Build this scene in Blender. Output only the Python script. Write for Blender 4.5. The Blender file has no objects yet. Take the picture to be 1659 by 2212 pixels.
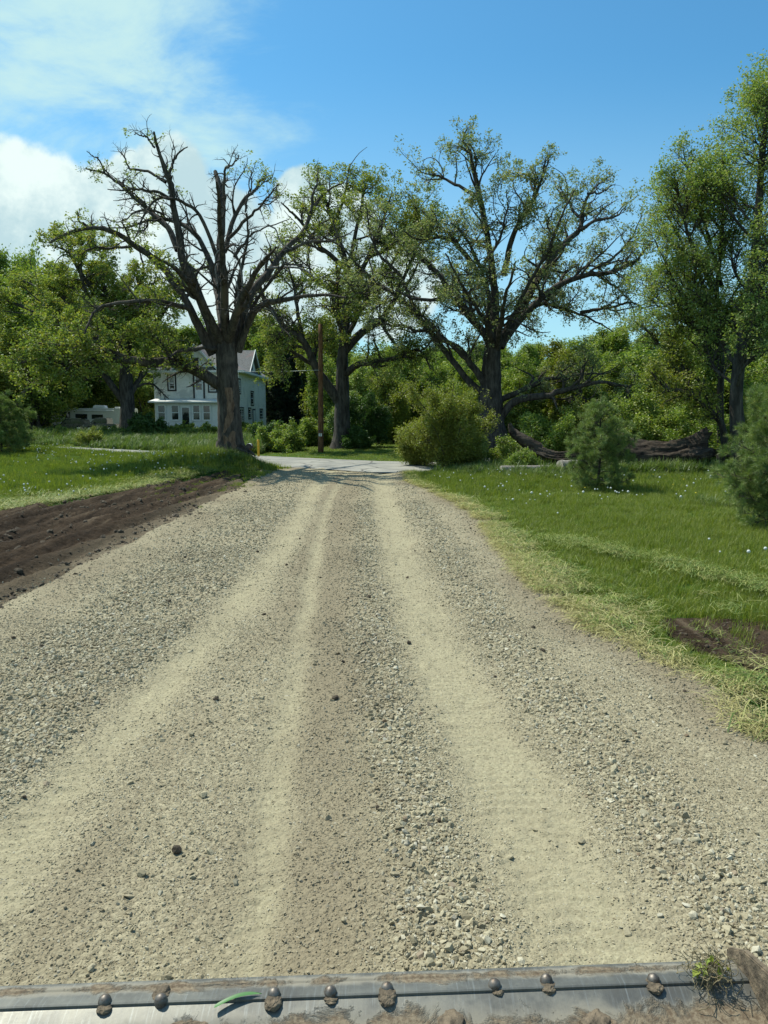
import bpy, bmesh, math, random
import numpy as np
from mathutils import Vector, Matrix
R = math.radians
SC = bpy.context.scene
COL = SC.collection

# ------------------------------------------------------------------ camera
CH = 2.0                      # eye height in the cab (m)
FPX = 1597.0                  # focal length in the 1659 x 2212 measuring grid
PITCH = math.atan((1106 - 895) / FPX)
cam_d = bpy.data.cameras.new('camera'); cam = bpy.data.objects.new('camera', cam_d); COL.objects.link(cam)
cam.location = (0, 0, CH); cam.rotation_euler = (R(90) - PITCH, 0, 0)
cam_d.sensor_fit = 'VERTICAL'; cam_d.sensor_height = 36.0; cam_d.lens = 36.0 * FPX / 2212
cam_d.clip_start = 0.05; cam_d.clip_end = 6000
SC.camera = cam

# ------------------------------------------------------------------ exposure, sun, sky
SC.view_settings.view_transform = 'Standard'; SC.view_settings.look = 'None'
SC.view_settings.gamma = 1; SC.view_settings.exposure = 0.48; SC.view_settings.use_curve_mapping = False
SUN_AZ, SUN_EL = R(-52), R(56)          # azimuth from +Y towards +X
sun_dir = Vector((math.sin(SUN_AZ) * math.cos(SUN_EL), math.cos(SUN_AZ) * math.cos(SUN_EL), math.sin(SUN_EL)))
sd = bpy.data.lights.new('sun', 'SUN'); sd.energy = 4.4; sd.angle = R(0.55); sd.color = (1.0, 0.97, 0.84)
so = bpy.data.objects.new('sun', sd); COL.objects.link(so); so.rotation_euler = sun_dir.to_track_quat('Z', 'Y').to_euler(); so.location = (0, 0, 60)

def ray(X, Y):
    u, v = (X - 829.5) / FPX, -(Y - 1106) / FPX
    cp, sp = math.cos(PITCH), math.sin(PITCH)
    return Vector((u, cp + v * sp, -sp + v * cp))
def P(X, Y, d):               # point of the measured picture at depth d (world y)
    r = ray(X, Y); t = d / r.y
    return Vector((r.x * t, d, CH + r.z * t))
def PZ(X, Y, z=0.0):          # point of the measured picture on the level z
    r = ray(X, Y); t = (z - CH) / r.z
    return Vector((r.x * t, r.y * t, z))

class NT:
    def __init__(s, tree): s.t = tree; s.n = tree.nodes; s.l = tree.links
    def node(s, typ, ins=None, **kw):
        n = s.n.new(typ)
        for k, v in kw.items(): setattr(n, k, v)
        for k, v in (ins or {}).items():
            if isinstance(v, tuple) and len(v) == 2 and hasattr(v[0], 'bl_idname'): s.l.new(v[0].outputs[v[1]], n.inputs[k])
            elif hasattr(v, 'bl_idname'): s.l.new(v.outputs[0], n.inputs[k])
            else: n.inputs[k].default_value = v
        return n
    def math(s, op, a, b=0.0, c=0.0, clamp=False):
        n = s.n.new('ShaderNodeMath'); n.operation = op; n.use_clamp = clamp
        for i, v in enumerate((a, b, c)):
            if isinstance(v, tuple): s.l.new(v[0].outputs[v[1]], n.inputs[i])
            elif hasattr(v, 'bl_idname'): s.l.new(v.outputs[0], n.inputs[i])
            else: n.inputs[i].default_value = v
        return n
    def mix(s, f, a, b):
        n = s.n.new('ShaderNodeMix'); n.data_type = 'RGBA'
        for i, v in ((0, f), (6, a), (7, b)):
            if isinstance(v, tuple) and len(v) == 2: s.l.new(v[0].outputs[v[1]], n.inputs[i])
            elif hasattr(v, 'bl_idname'): s.l.new(v.outputs[2] if v.bl_idname == 'ShaderNodeMix' else v.outputs[0], n.inputs[i])
            elif isinstance(v, (int, float)): n.inputs[i].default_value = v
            else: n.inputs[i].default_value = (*v[:3], 1)
        return n
    def remap(s, v, a, b, c=0.0, d=1.0, smooth=True):
        n = s.n.new('ShaderNodeMapRange'); n.interpolation_type = 'SMOOTHSTEP' if smooth else 'LINEAR'
        if isinstance(v, tuple): s.l.new(v[0].outputs[v[1]], n.inputs[0])
        else: s.l.new(v.outputs[0], n.inputs[0])
        for i, q in enumerate((a, b, c, d)): n.inputs[i + 1].default_value = q
        return n

world = bpy.data.worlds.new('World'); SC.world = world; world.use_nodes = True
def build_world():
    world.node_tree.nodes.clear(); w = NT(world.node_tree)
    sky = w.node('ShaderNodeTexSky'); sky.sky_type = 'NISHITA'; sky.sun_disc = False
    sky.sun_elevation = SUN_EL; sky.sun_rotation = SUN_AZ
    sky.air_density = 1.0; sky.dust_density = 0.6; sky.ozone_density = 1.6
    tint = w.node('ShaderNodeMix', data_type='RGBA', blend_type='MULTIPLY'); tint.inputs[0].default_value = 1.0
    w.l.new(sky.outputs[0], tint.inputs[6]); tint.inputs[7].default_value = SKY_TINT
    tc = w.node('ShaderNodeTexCoord')
    sep = w.node('ShaderNodeSeparateXYZ', {0: (tc, 'Generated')})
    yy = w.math('MAXIMUM', w.math('ABSOLUTE', (sep, 1)), 0.08)
    qx = w.math('DIVIDE', (sep, 0), yy); qz = w.math('DIVIDE', (sep, 2), yy)
    side = w.math('MULTIPLY', w.math('LESS_THAN', (sep, 1), 0.0), 3.1)
    q = w.node('ShaderNodeCombineXYZ', {0: w.math('ADD', qx, side), 1: qz, 2: 0.0})
    n1 = w.node('ShaderNodeTexNoise', {'Vector': q, 'Scale': 5.0, 'Detail': 9.0, 'Roughness': 0.55})
    n2 = w.node('ShaderNodeTexNoise', {'Vector': q, 'Scale': 14.0, 'Detail': 8.0, 'Roughness': 0.6})
    # cumulus heaps: measured centres, as fixed directions of the sky
    cx, cy = [], []
    def blob(X, Y, rx, ry):
        r = ray(X, Y); c = (r.x / r.y, r.z / r.y)
        dx = w.math('MULTIPLY', w.math('SUBTRACT', qx, c[0]), FPX / rx)
        dz = w.math('MULTIPLY', w.math('SUBTRACT', qz, c[1]), FPX / ry)
        return w.math('SUBTRACT', 1.0, w.math('SQRT', w.math('ADD', w.math('MULTIPLY', dx, dx), w.math('MULTIPLY', dz, dz))))
    acc = None
    for b in ((20, 500, 150, 175), (130, 520, 130, 160), (250, 560, 190, 200), (370, 420, 110, 130), (300, 430, 90, 105), (450, 520, 140, 165), (540, 620, 120, 190),
              (655, 435, 72, 84), (730, 520, 100, 125), (800, 620, 160, 130), (60, 700, 300, 160), (480, 740, 300, 160), (350, 640, 300, 160)):
        m = blob(*b); acc = m if acc is None else w.math('MAXIMUM', acc, m)
    nz = w.math('SUBTRACT', w.math('ADD', w.math('MULTIPLY', (n1, 0), 0.75), w.math('MULTIPLY', (n2, 0), 0.35)), 0.55)
    cum = w.remap(w.math('ADD', acc, w.math('MULTIPLY', nz, 1.15)), 0.0, 0.16, 0.0, 0.97)
    # thin veil, upper left
    veil = w.math('MAXIMUM', blob(120, 40, 560, 430), blob(-100, -100, 620, 760))
    veil = w.math('MAXIMUM', veil, w.math('MULTIPLY', blob(460, 330, 150, 90), 0.55))
    mp = w.node('ShaderNodeMapping', {'Vector': q, 'Rotation': (0, 0, R(-38)), 'Scale': (2.6, 6.0, 1)})
    n3 = w.node('ShaderNodeTexNoise', {'Vector': mp, 'Scale': 1.6, 'Detail': 9.0, 'Roughness': 0.62, 'Distortion': 0.4})
    cir = w.remap(w.math('ADD', w.math('MULTIPLY', veil, 0.88), w.math('MULTIPLY', w.math('SUBTRACT', (n3, 0), 0.5), 2.1)), 0.02, 0.90, 0.0, 0.92)
    # broken cloud elsewhere (behind the viewer)
    back = w.math('MULTIPLY', w.remap((n1, 0), 0.5, 0.62, 0, 0.8), w.math('LESS_THAN', (sep, 1), 0.0))
    low = w.remap(qz, 0.46, 0.02, 0.0, 0.55)
    m = w.mix(low, tint, (4.4, 6.2, 6.5))
    m = w.mix(cir, m, (4.4, 6.3, 6.2))
    shade = w.remap(w.math('ADD', w.math('MULTIPLY', (n2, 0), 0.55), w.math('MULTIPLY', (n1, 0), 0.45)), 0.42, 0.60, 0.0, 1.0)
    ccol = w.mix(shade, (3.9, 5.3, 5.6), (6.4, 7.4, 7.1))
    m = w.mix(w.math('MAXIMUM', cum, back), m, ccol)
    bg = w.node('ShaderNodeBackground', {'Strength': 0.100}); w.l.new(m.outputs[2], bg.inputs[0])
    out = w.node('ShaderNodeOutputWorld'); w.l.new(bg.outputs[0], out.inputs[0])
SKY_TINT = (0.46, 0.98, 1.12, 1)
build_world()

# ------------------------------------------------------------------ helpers
rng = np.random.default_rng(7)
random.seed(7)
def tag(o, label=None, cat=None, group=None, kind=None):
    if label: o['label'] = label
    if cat: o['category'] = cat
    if group: o['group'] = group
    if kind: o['kind'] = kind
    return o
def empty(name, loc=(0, 0, 0), label=None, cat=None, group=None, rz=0.0):
    o = bpy.data.objects.new(name, None); COL.objects.link(o); o.location = loc; o.rotation_euler = (0, 0, rz)
    return tag(o, label, cat, group)
def npmesh(name, V, F, mats=(), mi=None, smooth=False, link=True, parent=None, attrs=None):
    """V (n,3); F: list of arrays (m,k) with k=3 or 4"""
    V = np.asarray(V, dtype=np.float32)
    if not isinstance(F, (list, tuple)): F = [F]
    F = [np.asarray(f, dtype=np.int32) for f in F if len(f)]
    me = bpy.data.meshes.new(name)
    me.vertices.add(len(V)); me.vertices.foreach_set('co', V.ravel())
    nl = sum(f.size for f in F); npoly = sum(len(f) for f in F)
    me.loops.add(nl); me.loops.foreach_set('vertex_index', np.concatenate([f.ravel() for f in F]))
    me.polygons.add(npoly)
    tot = np.concatenate([np.full(len(f), f.shape[1], np.int32) for f in F])
    st = np.concatenate([[0], np.cumsum(tot)[:-1]]).astype(np.int32)
    me.polygons.foreach_set('loop_start', st); me.polygons.foreach_set('loop_total', tot)
    if mi is not None: me.polygons.foreach_set('material_index', np.asarray(mi, np.int32))
    me.polygons.foreach_set('use_smooth', np.full(npoly, smooth))
    for m in (mats if isinstance(mats, (list, tuple)) else [mats]): me.materials.append(m)
    for k, (dom, arr) in (attrs or {}).items():
        a = me.attributes.new(k, 'FLOAT', dom); a.data.foreach_set('value', np.asarray(arr, np.float32))
    me.update(calc_edges=True)
    if not link: return me
    o = bpy.data.objects.new(name, me); COL.objects.link(o)
    if parent is not None: o.parent = parent
    return o

class MB:
    """collects simple solids and links them as one mesh"""
    def __init__(s): s.V = []; s.F = []
    def add(s, V, F):
        b = len(s.V); s.V += [tuple(v) for v in V]; s.F += [[b + i for i in f] for f in F]; return s
    def box(s, x0, x1, y0, y1, z0, z1):
        return s.add([(x, y, z) for z in (z0, z1) for y in (y0, y1) for x in (x0, x1)],
                     [(0, 2, 3, 1), (4, 5, 7, 6), (0, 1, 5, 4), (2, 6, 7, 3), (0, 4, 6, 2), (1, 3, 7, 5)])
    def prism(s, prof, axis, a, b):
        """prof: list of 2-D points; axis 'x' extrudes (y,z) profile from x=a to b, 'y' extrudes (x,z), 'z' extrudes (x,y)"""
        n = len(prof)
        f = {'x': lambda t, p: (t, p[0], p[1]), 'y': lambda t, p: (p[0], t, p[1]), 'z': lambda t, p: (p[0], p[1], t)}[axis]
        return s.add([f(a, p) for p in prof] + [f(b, p) for p in prof],
                     [tuple(range(n)), tuple(range(2 * n - 1, n - 1, -1))] + [(i, i + n, (i + 1) % n + n, (i + 1) % n) for i in range(n)])
    def tube(s, pts, rad, k=8, caps=True):
        pts = [Vector(p) for p in pts]; n = len(pts)
        if not hasattr(rad, '__len__'): rad = [rad] * n
        rings = []
        ref = Vector((0.3, 0.2, 1)) if abs((pts[-1] - pts[0]).normalized().z) < 0.8 else Vector((1, 0.2, 0))
        for i, p in enumerate(pts):
            t = (pts[min(i + 1, n - 1)] - pts[max(i - 1, 0)]).normalized()
            u = (ref - t * ref.dot(t)).normalized(); v = t.cross(u)
            rings += [p + (u * math.cos(2 * math.pi * j / k) + v * math.sin(2 * math.pi * j / k)) * rad[i] for j in range(k)]
        F = [(i * k + j, i * k + (j + 1) % k, (i + 1) * k + (j + 1) % k, (i + 1) * k + j) for i in range(n - 1) for j in range(k)]
        if caps: F += [tuple(range(k - 1, -1, -1)), tuple((n - 1) * k + j for j in range(k))]
        return s.add(rings, F)
    def build(s, name, mat, parent=None, bevel=0.0, smooth=False, loc=None):
        me = bpy.data.meshes.new(name); me.from_pydata(s.V, [], s.F)
        bm = bmesh.new(); bm.from_mesh(me); bmesh.ops.recalc_face_normals(bm, faces=bm.faces)
        if bevel: bmesh.ops.bevel(bm, geom=[e for e in bm.edges if len(e.link_faces) == 2 and e.calc_face_angle(0) > 0.5], offset=bevel, segments=2, affect='EDGES', clamp_overlap=True)
        bm.to_mesh(me); bm.free()
        me.materials.append(mat)
        for p in me.polygons: p.use_smooth = smooth
        o = bpy.data.objects.new(name, me); COL.objects.link(o)
        if parent is not None: o.parent = parent
        if loc: o.location = loc
        return o

def hash2(ix, iy, seed):
    h = (ix.astype(np.int64) * 374761393 + iy.astype(np.int64) * 668265263 + seed * 982451653) & 0x7fffffff
    h = ((h ^ (h >> 13)) * 1274126177) & 0x7fffffff
    return ((h ^ (h >> 16)) & 0xffff) / 65535.0
def vnoise(x, y, seed=0):
    xi, yi = np.floor(x), np.floor(y); fx, fy = x - xi, y - yi
    fx = fx * fx * (3 - 2 * fx); fy = fy * fy * (3 - 2 * fy)
    a, b, c, d = hash2(xi, yi, seed), hash2(xi + 1, yi, seed), hash2(xi, yi + 1, seed), hash2(xi + 1, yi + 1, seed)
    return (a * (1 - fx) + b * fx) * (1 - fy) + (c * (1 - fx) + d * fx) * fy
def fbm(x, y, seed=0, oct=4, gain=0.5):
    s = 0; a = 1; t = 0
    for i in range(oct): s = s + a * vnoise(x * 2 ** i, y * 2 ** i, seed + i * 17); t += a; a *= gain
    return s / t
def sst(a, b, x):
    t = np.clip((x - a) / (b - a), 0, 1); return t * t * (3 - 2 * t)

# ------------------------------------------------------------------ materials
def newmat(name):
    m = bpy.data.materials.new(name); m.use_nodes = True; m.node_tree.nodes.clear(); return m, NT(m.node_tree)
def simple(name, col, rough=0.7, metal=0.0, var=0.12, scale=6.0, bump=0.0, bscale=40.0, spec=0.5, dirt=None, dscale=1.5, damt=0.5, coat=0.0):
    m, t = newmat(name)
    tc = t.node('ShaderNodeTexCoord')
    n = t.node('ShaderNodeTexNoise', {'Vector': (tc, 'Object'), 'Scale': scale, 'Detail': 6.0, 'Roughness': 0.6})
    lo = tuple(c * (1 - var) for c in col); hi = tuple(min(1, c * (1 + var)) for c in col)
    c = t.mix(t.remap((n, 0), 0.3, 0.7), lo, hi)
    if dirt:
        d = t.node('ShaderNodeTexNoise', {'Vector': (tc, 'Object'), 'Scale': dscale, 'Detail': 8.0, 'Roughness': 0.7})
        c = t.mix(t.remap((d, 0), 0.5, 0.62, 0, damt), c, dirt)
    b = t.node('ShaderNodeBsdfPrincipled', {'Roughness': rough, 'Metallic': metal, 'Specular IOR Level': spec, 'Coat Weight': coat})
    t.l.new(c.outputs[2], b.inputs['Base Color'])
    if bump:
        bn = t.node('ShaderNodeTexNoise', {'Vector': (tc, 'Object'), 'Scale': bscale, 'Detail': 6.0, 'Roughness': 0.6})
        bp = t.node('ShaderNodeBump', {'Height': (bn, 0), 'Distance': bump, 'Strength': 1.0}); t.l.new(bp.outputs[0], b.inputs['Normal'])
    o = t.node('ShaderNodeOutputMaterial'); t.l.new(b.outputs[0], o.inputs[0])
    return m
def leafmat(name, cols, trans=0.4, rough=0.5, gloss=0.04, inst=False, tcol=(1.0, 1.15, 0.58)):
    """three leaf tones, spread leaf by leaf, and light that comes through the leaf"""
    m, t = newmat(name)
    a = t.node('ShaderNodeAttribute', attribute_name='rnd')
    fac = (a, 'Fac')
    if inst:
        oi = t.node('ShaderNodeObjectInfo')
        fac = t.math('FRACT', t.math('ADD', (a, 'Fac'), t.math('MULTIPLY', (oi, 'Random'), 0.55)))
    r = t.node('ShaderNodeValToRGB', {0: fac})
    el = r.color_ramp.elements
    el[0].position = 0.0; el[0].color = (*cols[0], 1); el[1].position = 1.0; el[1].color = (*cols[-1], 1)
    for i, c in enumerate(cols[1:-1]): e = el.new((i + 1) / (len(cols) - 1)); e.color = (*c, 1)
    d = t.node('ShaderNodeBsdfDiffuse', {'Color': r})
    tm = t.node('ShaderNodeMix', data_type='RGBA', blend_type='MULTIPLY'); tm.inputs[0].default_value = 1
    t.l.new(r.outputs[0], tm.inputs[6]); tm.inputs[7].default_value = (*tcol, 1)
    tr = t.node('ShaderNodeBsdfTranslucent'); t.l.new(tm.outputs[2], tr.inputs[0])
    g = t.node('ShaderNodeBsdfGlossy', {'Roughness': rough, 'Color': (0.9, 0.95, 0.9, 1)})
    m1 = t.node('ShaderNodeMixShader', {0: trans}); t.l.new(d.outputs[0], m1.inputs[1]); t.l.new(tr.outputs[0], m1.inputs[2])
    m2 = t.node('ShaderNodeMixShader', {0: gloss}); t.l.new(m1.outputs[0], m2.inputs[1]); t.l.new(g.outputs[0], m2.inputs[2])
    o = t.node('ShaderNodeOutputMaterial'); t.l.new(m2.outputs[0], o.inputs[0])
    return m
def barkmat(name, c1, c2, c3=None, scale=7.0, dist=0.03, st=(1, 1, 0.22)):
    m, t = newmat(name)
    tc = t.node('ShaderNodeTexCoord')
    mp = t.node('ShaderNodeMapping', {'Vector': (tc, 'Object'), 'Scale': st})
    n = t.node('ShaderNodeTexNoise', {'Vector': mp, 'Scale': scale, 'Detail': 8.0, 'Roughness': 0.7})
    n2 = t.node('ShaderNodeTexNoise', {'Vector': (tc, 'Object'), 'Scale': 0.9, 'Detail': 4.0})
    c = t.mix(t.remap((n, 0), 0.35, 0.68), c1, c2)
    if c3: c = t.mix(t.remap((n2, 0), 0.55, 0.66, 0, 0.7), c, c3)
    b = t.node('ShaderNodeBsdfPrincipled', {'Roughness': 0.9, 'Specular IOR Level': 0.2}); t.l.new(c.outputs[2], b.inputs['Base Color'])
    bp = t.node('ShaderNodeBump', {'Height': (n, 0), 'Distance': dist, 'Strength': 1.0}); t.l.new(bp.outputs[0], b.inputs['Normal'])
    o = t.node('ShaderNodeOutputMaterial'); t.l.new(b.outputs[0], o.inputs[0])
    return m
M = {}
M['bark'] = barkmat('oak_bark', (0.030, 0.026, 0.022), (0.105, 0.092, 0.078))
M['bark_old'] = barkmat('old_oak_bark', (0.036, 0.030, 0.025), (0.115, 0.098, 0.08), (0.15, 0.125, 0.10), scale=9)
M['bare_wood'] = barkmat('bare_wood', (0.10, 0.062, 0.04), (0.24, 0.16, 0.105), scale=14, dist=0.02)
M['bleached'] = barkmat('bleached_wood', (0.16, 0.14, 0.125), (0.36, 0.33, 0.30), scale=14, dist=0.01)
M['log'] = barkmat('fallen_bark', (0.014, 0.010, 0.008), (0.085, 0.066, 0.048), (0.10, 0.08, 0.06), scale=8, dist=0.09, st=(0.16, 1, 1))
M['leaf_oak'] = leafmat('oak_leaves', [(0.089, 0.135, 0.028), (0.185, 0.235, 0.046), (0.314, 0.337, 0.062), (0.373, 0.271, 0.071)], 0.42)
M['leaf_oak_grey'] = leafmat('young_oak_leaves', [(0.102, 0.136, 0.054), (0.204, 0.243, 0.101), (0.320, 0.340, 0.150), (0.345, 0.257, 0.136)], 0.40)
M['leaf_yellow'] = leafmat('yellowish_leaves', [(0.112, 0.148, 0.021), (0.206, 0.231, 0.032), (0.281, 0.297, 0.045), (0.243, 0.194, 0.046)], 0.42)
M['leaf_dark'] = leafmat('dark_leaves', [(0.030, 0.065, 0.011), (0.062, 0.120, 0.020), (0.113, 0.185, 0.029)], 0.3)
M['leaf_mid'] = leafmat('wood_leaves', [(0.061, 0.112, 0.020), (0.135, 0.210, 0.033), (0.239, 0.311, 0.049), (0.364, 0.375, 0.068)], 0.4, inst=True)
M['leaf_elm'] = leafmat('small_spring_leaves', [(0.119, 0.180, 0.046), (0.212, 0.288, 0.070), (0.321, 0.377, 0.093), (0.374, 0.314, 0.105)], 0.42)
M['spruce'] = leafmat('spruce_needles', [(0.008, 0.021, 0.010), (0.016, 0.036, 0.016), (0.026, 0.052, 0.020)], 0.1)
M['pine'] = leafmat('pine_needles', [(0.066, 0.114, 0.031), (0.131, 0.198, 0.053), (0.246, 0.310, 0.079), (0.329, 0.334, 0.086)], 0.22, tcol=(1, 1.15, .7))
M['candle'] = simple('pine_shoots', (0.30, 0.27, 0.16), 0.7)
M['grass'] = leafmat('grass_blades', [(0.080, 0.127, 0.013), (0.138, 0.188, 0.020), (0.225, 0.268, 0.031), (0.317, 0.312, 0.058)], 0.40, inst=True, gloss=0.03, rough=0.5)
M['weed'] = leafmat('weed_leaves', [(0.046, 0.084, 0.017), (0.085, 0.144, 0.024), (0.143, 0.198, 0.039), (0.189, 0.204, 0.066)], 0.38, inst=True)
M['clip'] = leafmat('dry_clippings', [(0.119, 0.127, 0.039), (0.278, 0.254, 0.094), (0.476, 0.421, 0.186), (0.596, 0.538, 0.271)], 0.3, inst=True)
M['clipgreen'] = leafmat('cut_grass', [(0.068, 0.127, 0.022), (0.137, 0.207, 0.042), (0.273, 0.310, 0.084), (0.410, 0.391, 0.144)], 0.3, inst=True)
M['dand'] = simple('seed_heads', (0.62, 0.64, 0.58), 0.9)
M['dandy'] = simple('yellow_flowers', (0.75, 0.55, 0.02), 0.7)
M['stalk'] = simple('stalks', (0.09, 0.13, 0.04), 0.7)
M['clod'] = simple('soil_clods', (0.082, 0.061, 0.038), 0.95, var=0.35, scale=10, bump=0.006, bscale=60)
M['white'] = simple('white_paint', (0.76, 0.745, 0.68), 0.65, var=0.06, dirt=(0.36, 0.37, 0.33), damt=0.45, dscale=0.8)
M['trimwhite'] = simple('trim_paint', (0.66, 0.68, 0.65), 0.6, var=0.05)
M['black'] = simple('black_trim', (0.016, 0.012, 0.014), 0.5)
M['glass'] = simple('window_glass', (0.02, 0.026, 0.022), 0.06, var=0.3, scale=0.8, spec=0.8)
M['blind'] = simple('window_blind', (0.30, 0.32, 0.29), 0.7, scale=3)
M['shingle'] = simple('roof_shingles', (0.11, 0.115, 0.115), 0.9, var=0.35, scale=9, bump=0.02, bscale=16, dirt=(0.20, 0.12, 0.11), dscale=0.5)
M['brick'] = simple('chimney_brick', (0.22, 0.10, 0.07), 0.9, var=0.3, scale=9)
M['conc'] = simple('foundation', (0.22, 0.21, 0.19), 0.9, var=0.2)
M['pole'] = barkmat('creosoted_wood', (0.085, 0.040, 0.018), (0.20, 0.105, 0.050), scale=10, dist=0.01)
M['rvwhite'] = simple('trailer_skin', (0.60, 0.62, 0.57), 0.45, var=0.05)
M['rubber'] = simple('rubber', (0.015, 0.015, 0.015), 0.8)
M['carblack'] = simple('dark_car_paint', (0.010, 0.012, 0.016), 0.2, var=0.1, coat=0.6)
M['cargrey'] = simple('grey_car_paint', (0.045, 0.052, 0.050), 0.3, var=0.1, coat=0.5)
M['chrome'] = simple('bright_metal', (0.6, 0.6, 0.6), 0.25, metal=1.0)
M['darkmetal'] = simple('dark_metal', (0.04, 0.04, 0.04), 0.5, metal=0.6)
M['yellow'] = simple('yellow_plastic', (0.62, 0.36, 0.02), 0.5)
M['sign'] = simple('sign_face', (0.62, 0.62, 0.58), 0.6)
M['ink'] = simple('sign_ink', (0.03, 0.03, 0.03), 0.7)
M['blade'] = simple('green_blade', (0.06, 0.17, 0.04), 0.4, var=0.2)
M['wire'] = simple('cable', (0.30, 0.32, 0.30), 0.5)
M['cutwood'] = simple('cut_wood', (0.36, 0.33, 0.27), 0.85, var=0.2, scale=14)

# ------------------------------------------------------------------ the lie of the land
def xl(y): return np.interp(y, [0, 4, 8, 14, 20, 23, 25.5, 28, 32], [-3.9, -3.85, -3.75, -3.75, -3.65, -3.9, -4.0, -3.4, -6])   # left edge of gravel
_re = [(1659, 1600), (1480, 1460), (1300, 1370), (1180, 1285), (1090, 1190), (1040, 1120), (985, 1085), (930, 1060), (885, 1042), (880, 1022), (905, 1014)]
_rp = [PZ(*p) for p in _re]
RX = np.array([5.2, 3.8] + [p.x for p in _rp]); RY = np.array([0.0, 3.2] + [p.y for p in _rp])
def xr(y): return np.interp(y, RY, RX)
def xlawn(y): return np.interp(y, [0, 6, 15.2, 18, 22.5, 24.5, 26.5], [-13.5, -10.8, -7.9, -7.2, -6.1, -5.2, -4.2])      # left lawn edge
def road_far(x): return np.interp(x, [-90, -0.2, 1.2, 5, 9, 60], [95.9, 31.4, 31.0, 34.3, 35.6, 43.0])
def road_near(x): return np.interp(x, [-90, -0.6, 0.9, 2.2, 5, 9, 60], [89.7, 25.5, 25.0, 27.2, 30.6, 31.6, 38.5])
def H(x, y):
    x = np.asarray(x, float); y = np.asarray(y, float)
    h = np.zeros(np.broadcast(x, y).shape)
    h = h + 0.16 * sst(0.0, 3.0, xlawn(y) - x) * sst(0.3, 3.0, road_near(x) - y)
    h = h + sst(24, 34, y) * sst(-6.5, -10, x) * np.interp(x, [-40, -24, -18, -8], [.15, .15, .34, .36]) * sst(0.3, 2.5, road_near(x) - y)
    h = h + 0.52 * np.exp(-(((x + 6.2) / 2.7) ** 2 + ((y - 26.6) / 3.0) ** 2)) * sst(0.2, 2.6, road_near(x) - y) * sst(-0.2, 1.6, xlawn(y) + 0.9 - x)
    h = h + 0.10 * sst(0.6, 3.0, x - xr(y)) * sst(0.3, 3.0, road_near(x) - y)
    off = sst(0.3, 3.0, x - xr(y)) + sst(0.3, 3.0, xlawn(y) - x)
    h = h + 0.06 * (fbm(x * 0.5, y * 0.5, 3) - 0.5) * np.clip(off, 0, 1) * sst(0.0, 2, road_near(x) - y)
    beyond = sst(0.5, 8.0, y - road_far(x))
    h = h + beyond * (0.10 + 0.25 * sst(45, 75, y) + 0.2 * (fbm(x * 0.12, y * 0.12, 9) - 0.5)) * sst(260, 90, y)
    # cut bank beside the dirt strip
    return h

def axis(segs):
    out = []
    for a, b, s in segs: out += list(np.arange(a, b, s))
    out.append(segs[-1][1]); return np.array(out)
def sheet(name, xs, ys, mat, zoff=0.0, keep=None, attrs=None, hfun=None, smooth=True):
    X, Y = np.meshgrid(xs, ys); Z = (hfun or H)(X, Y) + zoff
    V = np.stack([X, Y, Z], -1).reshape(-1, 3); nx, ny = len(xs), len(ys)
    i = (np.arange(ny - 1)[:, None] * nx + np.arange(nx - 1)[None]).ravel()
    F = np.stack([i, i + 1, i + nx + 1, i + nx], 1)
    if keep is not None:
        cx = V[F][:, :, 0].mean(1); cy = V[F][:, :, 1].mean(1); F = F[keep(cx, cy)]
        used = np.unique(F); rm = np.full(len(V), -1); rm[used] = np.arange(len(used)); V = V[used]; F = rm[F]
    at = {k: ('POINT', f(V[:, 0], V[:, 1])) for k, f in (attrs or {}).items()}
    return npmesh(name, V, F, [mat], smooth=smooth, attrs=at)

# ground sheet (soil and turf base), out to the horizon
def ground_mat():
    m, t = newmat('turf_soil')
    tc = t.node('ShaderNodeTexCoord')
    n = t.node('ShaderNodeTexNoise', {'Vector': (tc, 'Object'), 'Scale': 0.35, 'Detail': 8.0, 'Roughness': 0.6})
    n2 = t.node('ShaderNodeTexNoise', {'Vector': (tc, 'Object'), 'Scale': 9.0, 'Detail': 6.0, 'Roughness': 0.7})
    c = t.mix(t.remap((n, 0), 0.35, 0.65), (0.032, 0.075, 0.012), (0.065, 0.120, 0.020))
    c = t.mix(t.remap((n2, 0), 0.45, 0.75, 0, 0.6), c, (0.030, 0.045, 0.014))
    b = t.node('ShaderNodeBsdfPrincipled', {'Roughness': 0.95, 'Specular IOR Level': 0.1}); t.l.new(c.outputs[2], b.inputs['Base Color'])
    bp = t.node('ShaderNodeBump', {'Height': (n2, 0), 'Distance': 0.06, 'Strength': 1.0}); t.l.new(bp.outputs[0], b.inputs['Normal'])
    o = t.node('ShaderNodeOutputMaterial'); t.l.new(b.outputs[0], o.inputs[0]); return m
def ground_h(x, y): return H(x, y) - 0.16 * sst(0.2, 1.0, x - xlawn(y)) * sst(-0.1, 0.6, xl(y) - x) * sst(25, 23.5, y)
g = sheet('ground', axis([(-2500, -300, 200), (-300, -60, 12), (-60, -16, 1.0), (-16, 14, 0.3), (14, 60, 1.0), (60, 300, 12), (300, 2500, 200)]),
          axis([(-300, -20, 20), (-20, 2, 1), (2, 34, 0.3), (34, 100, 1.0), (100, 300, 10), (300, 4500, 200)]), ground_mat(), -0.03, hfun=ground_h)
tag(g, kind='structure')

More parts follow.
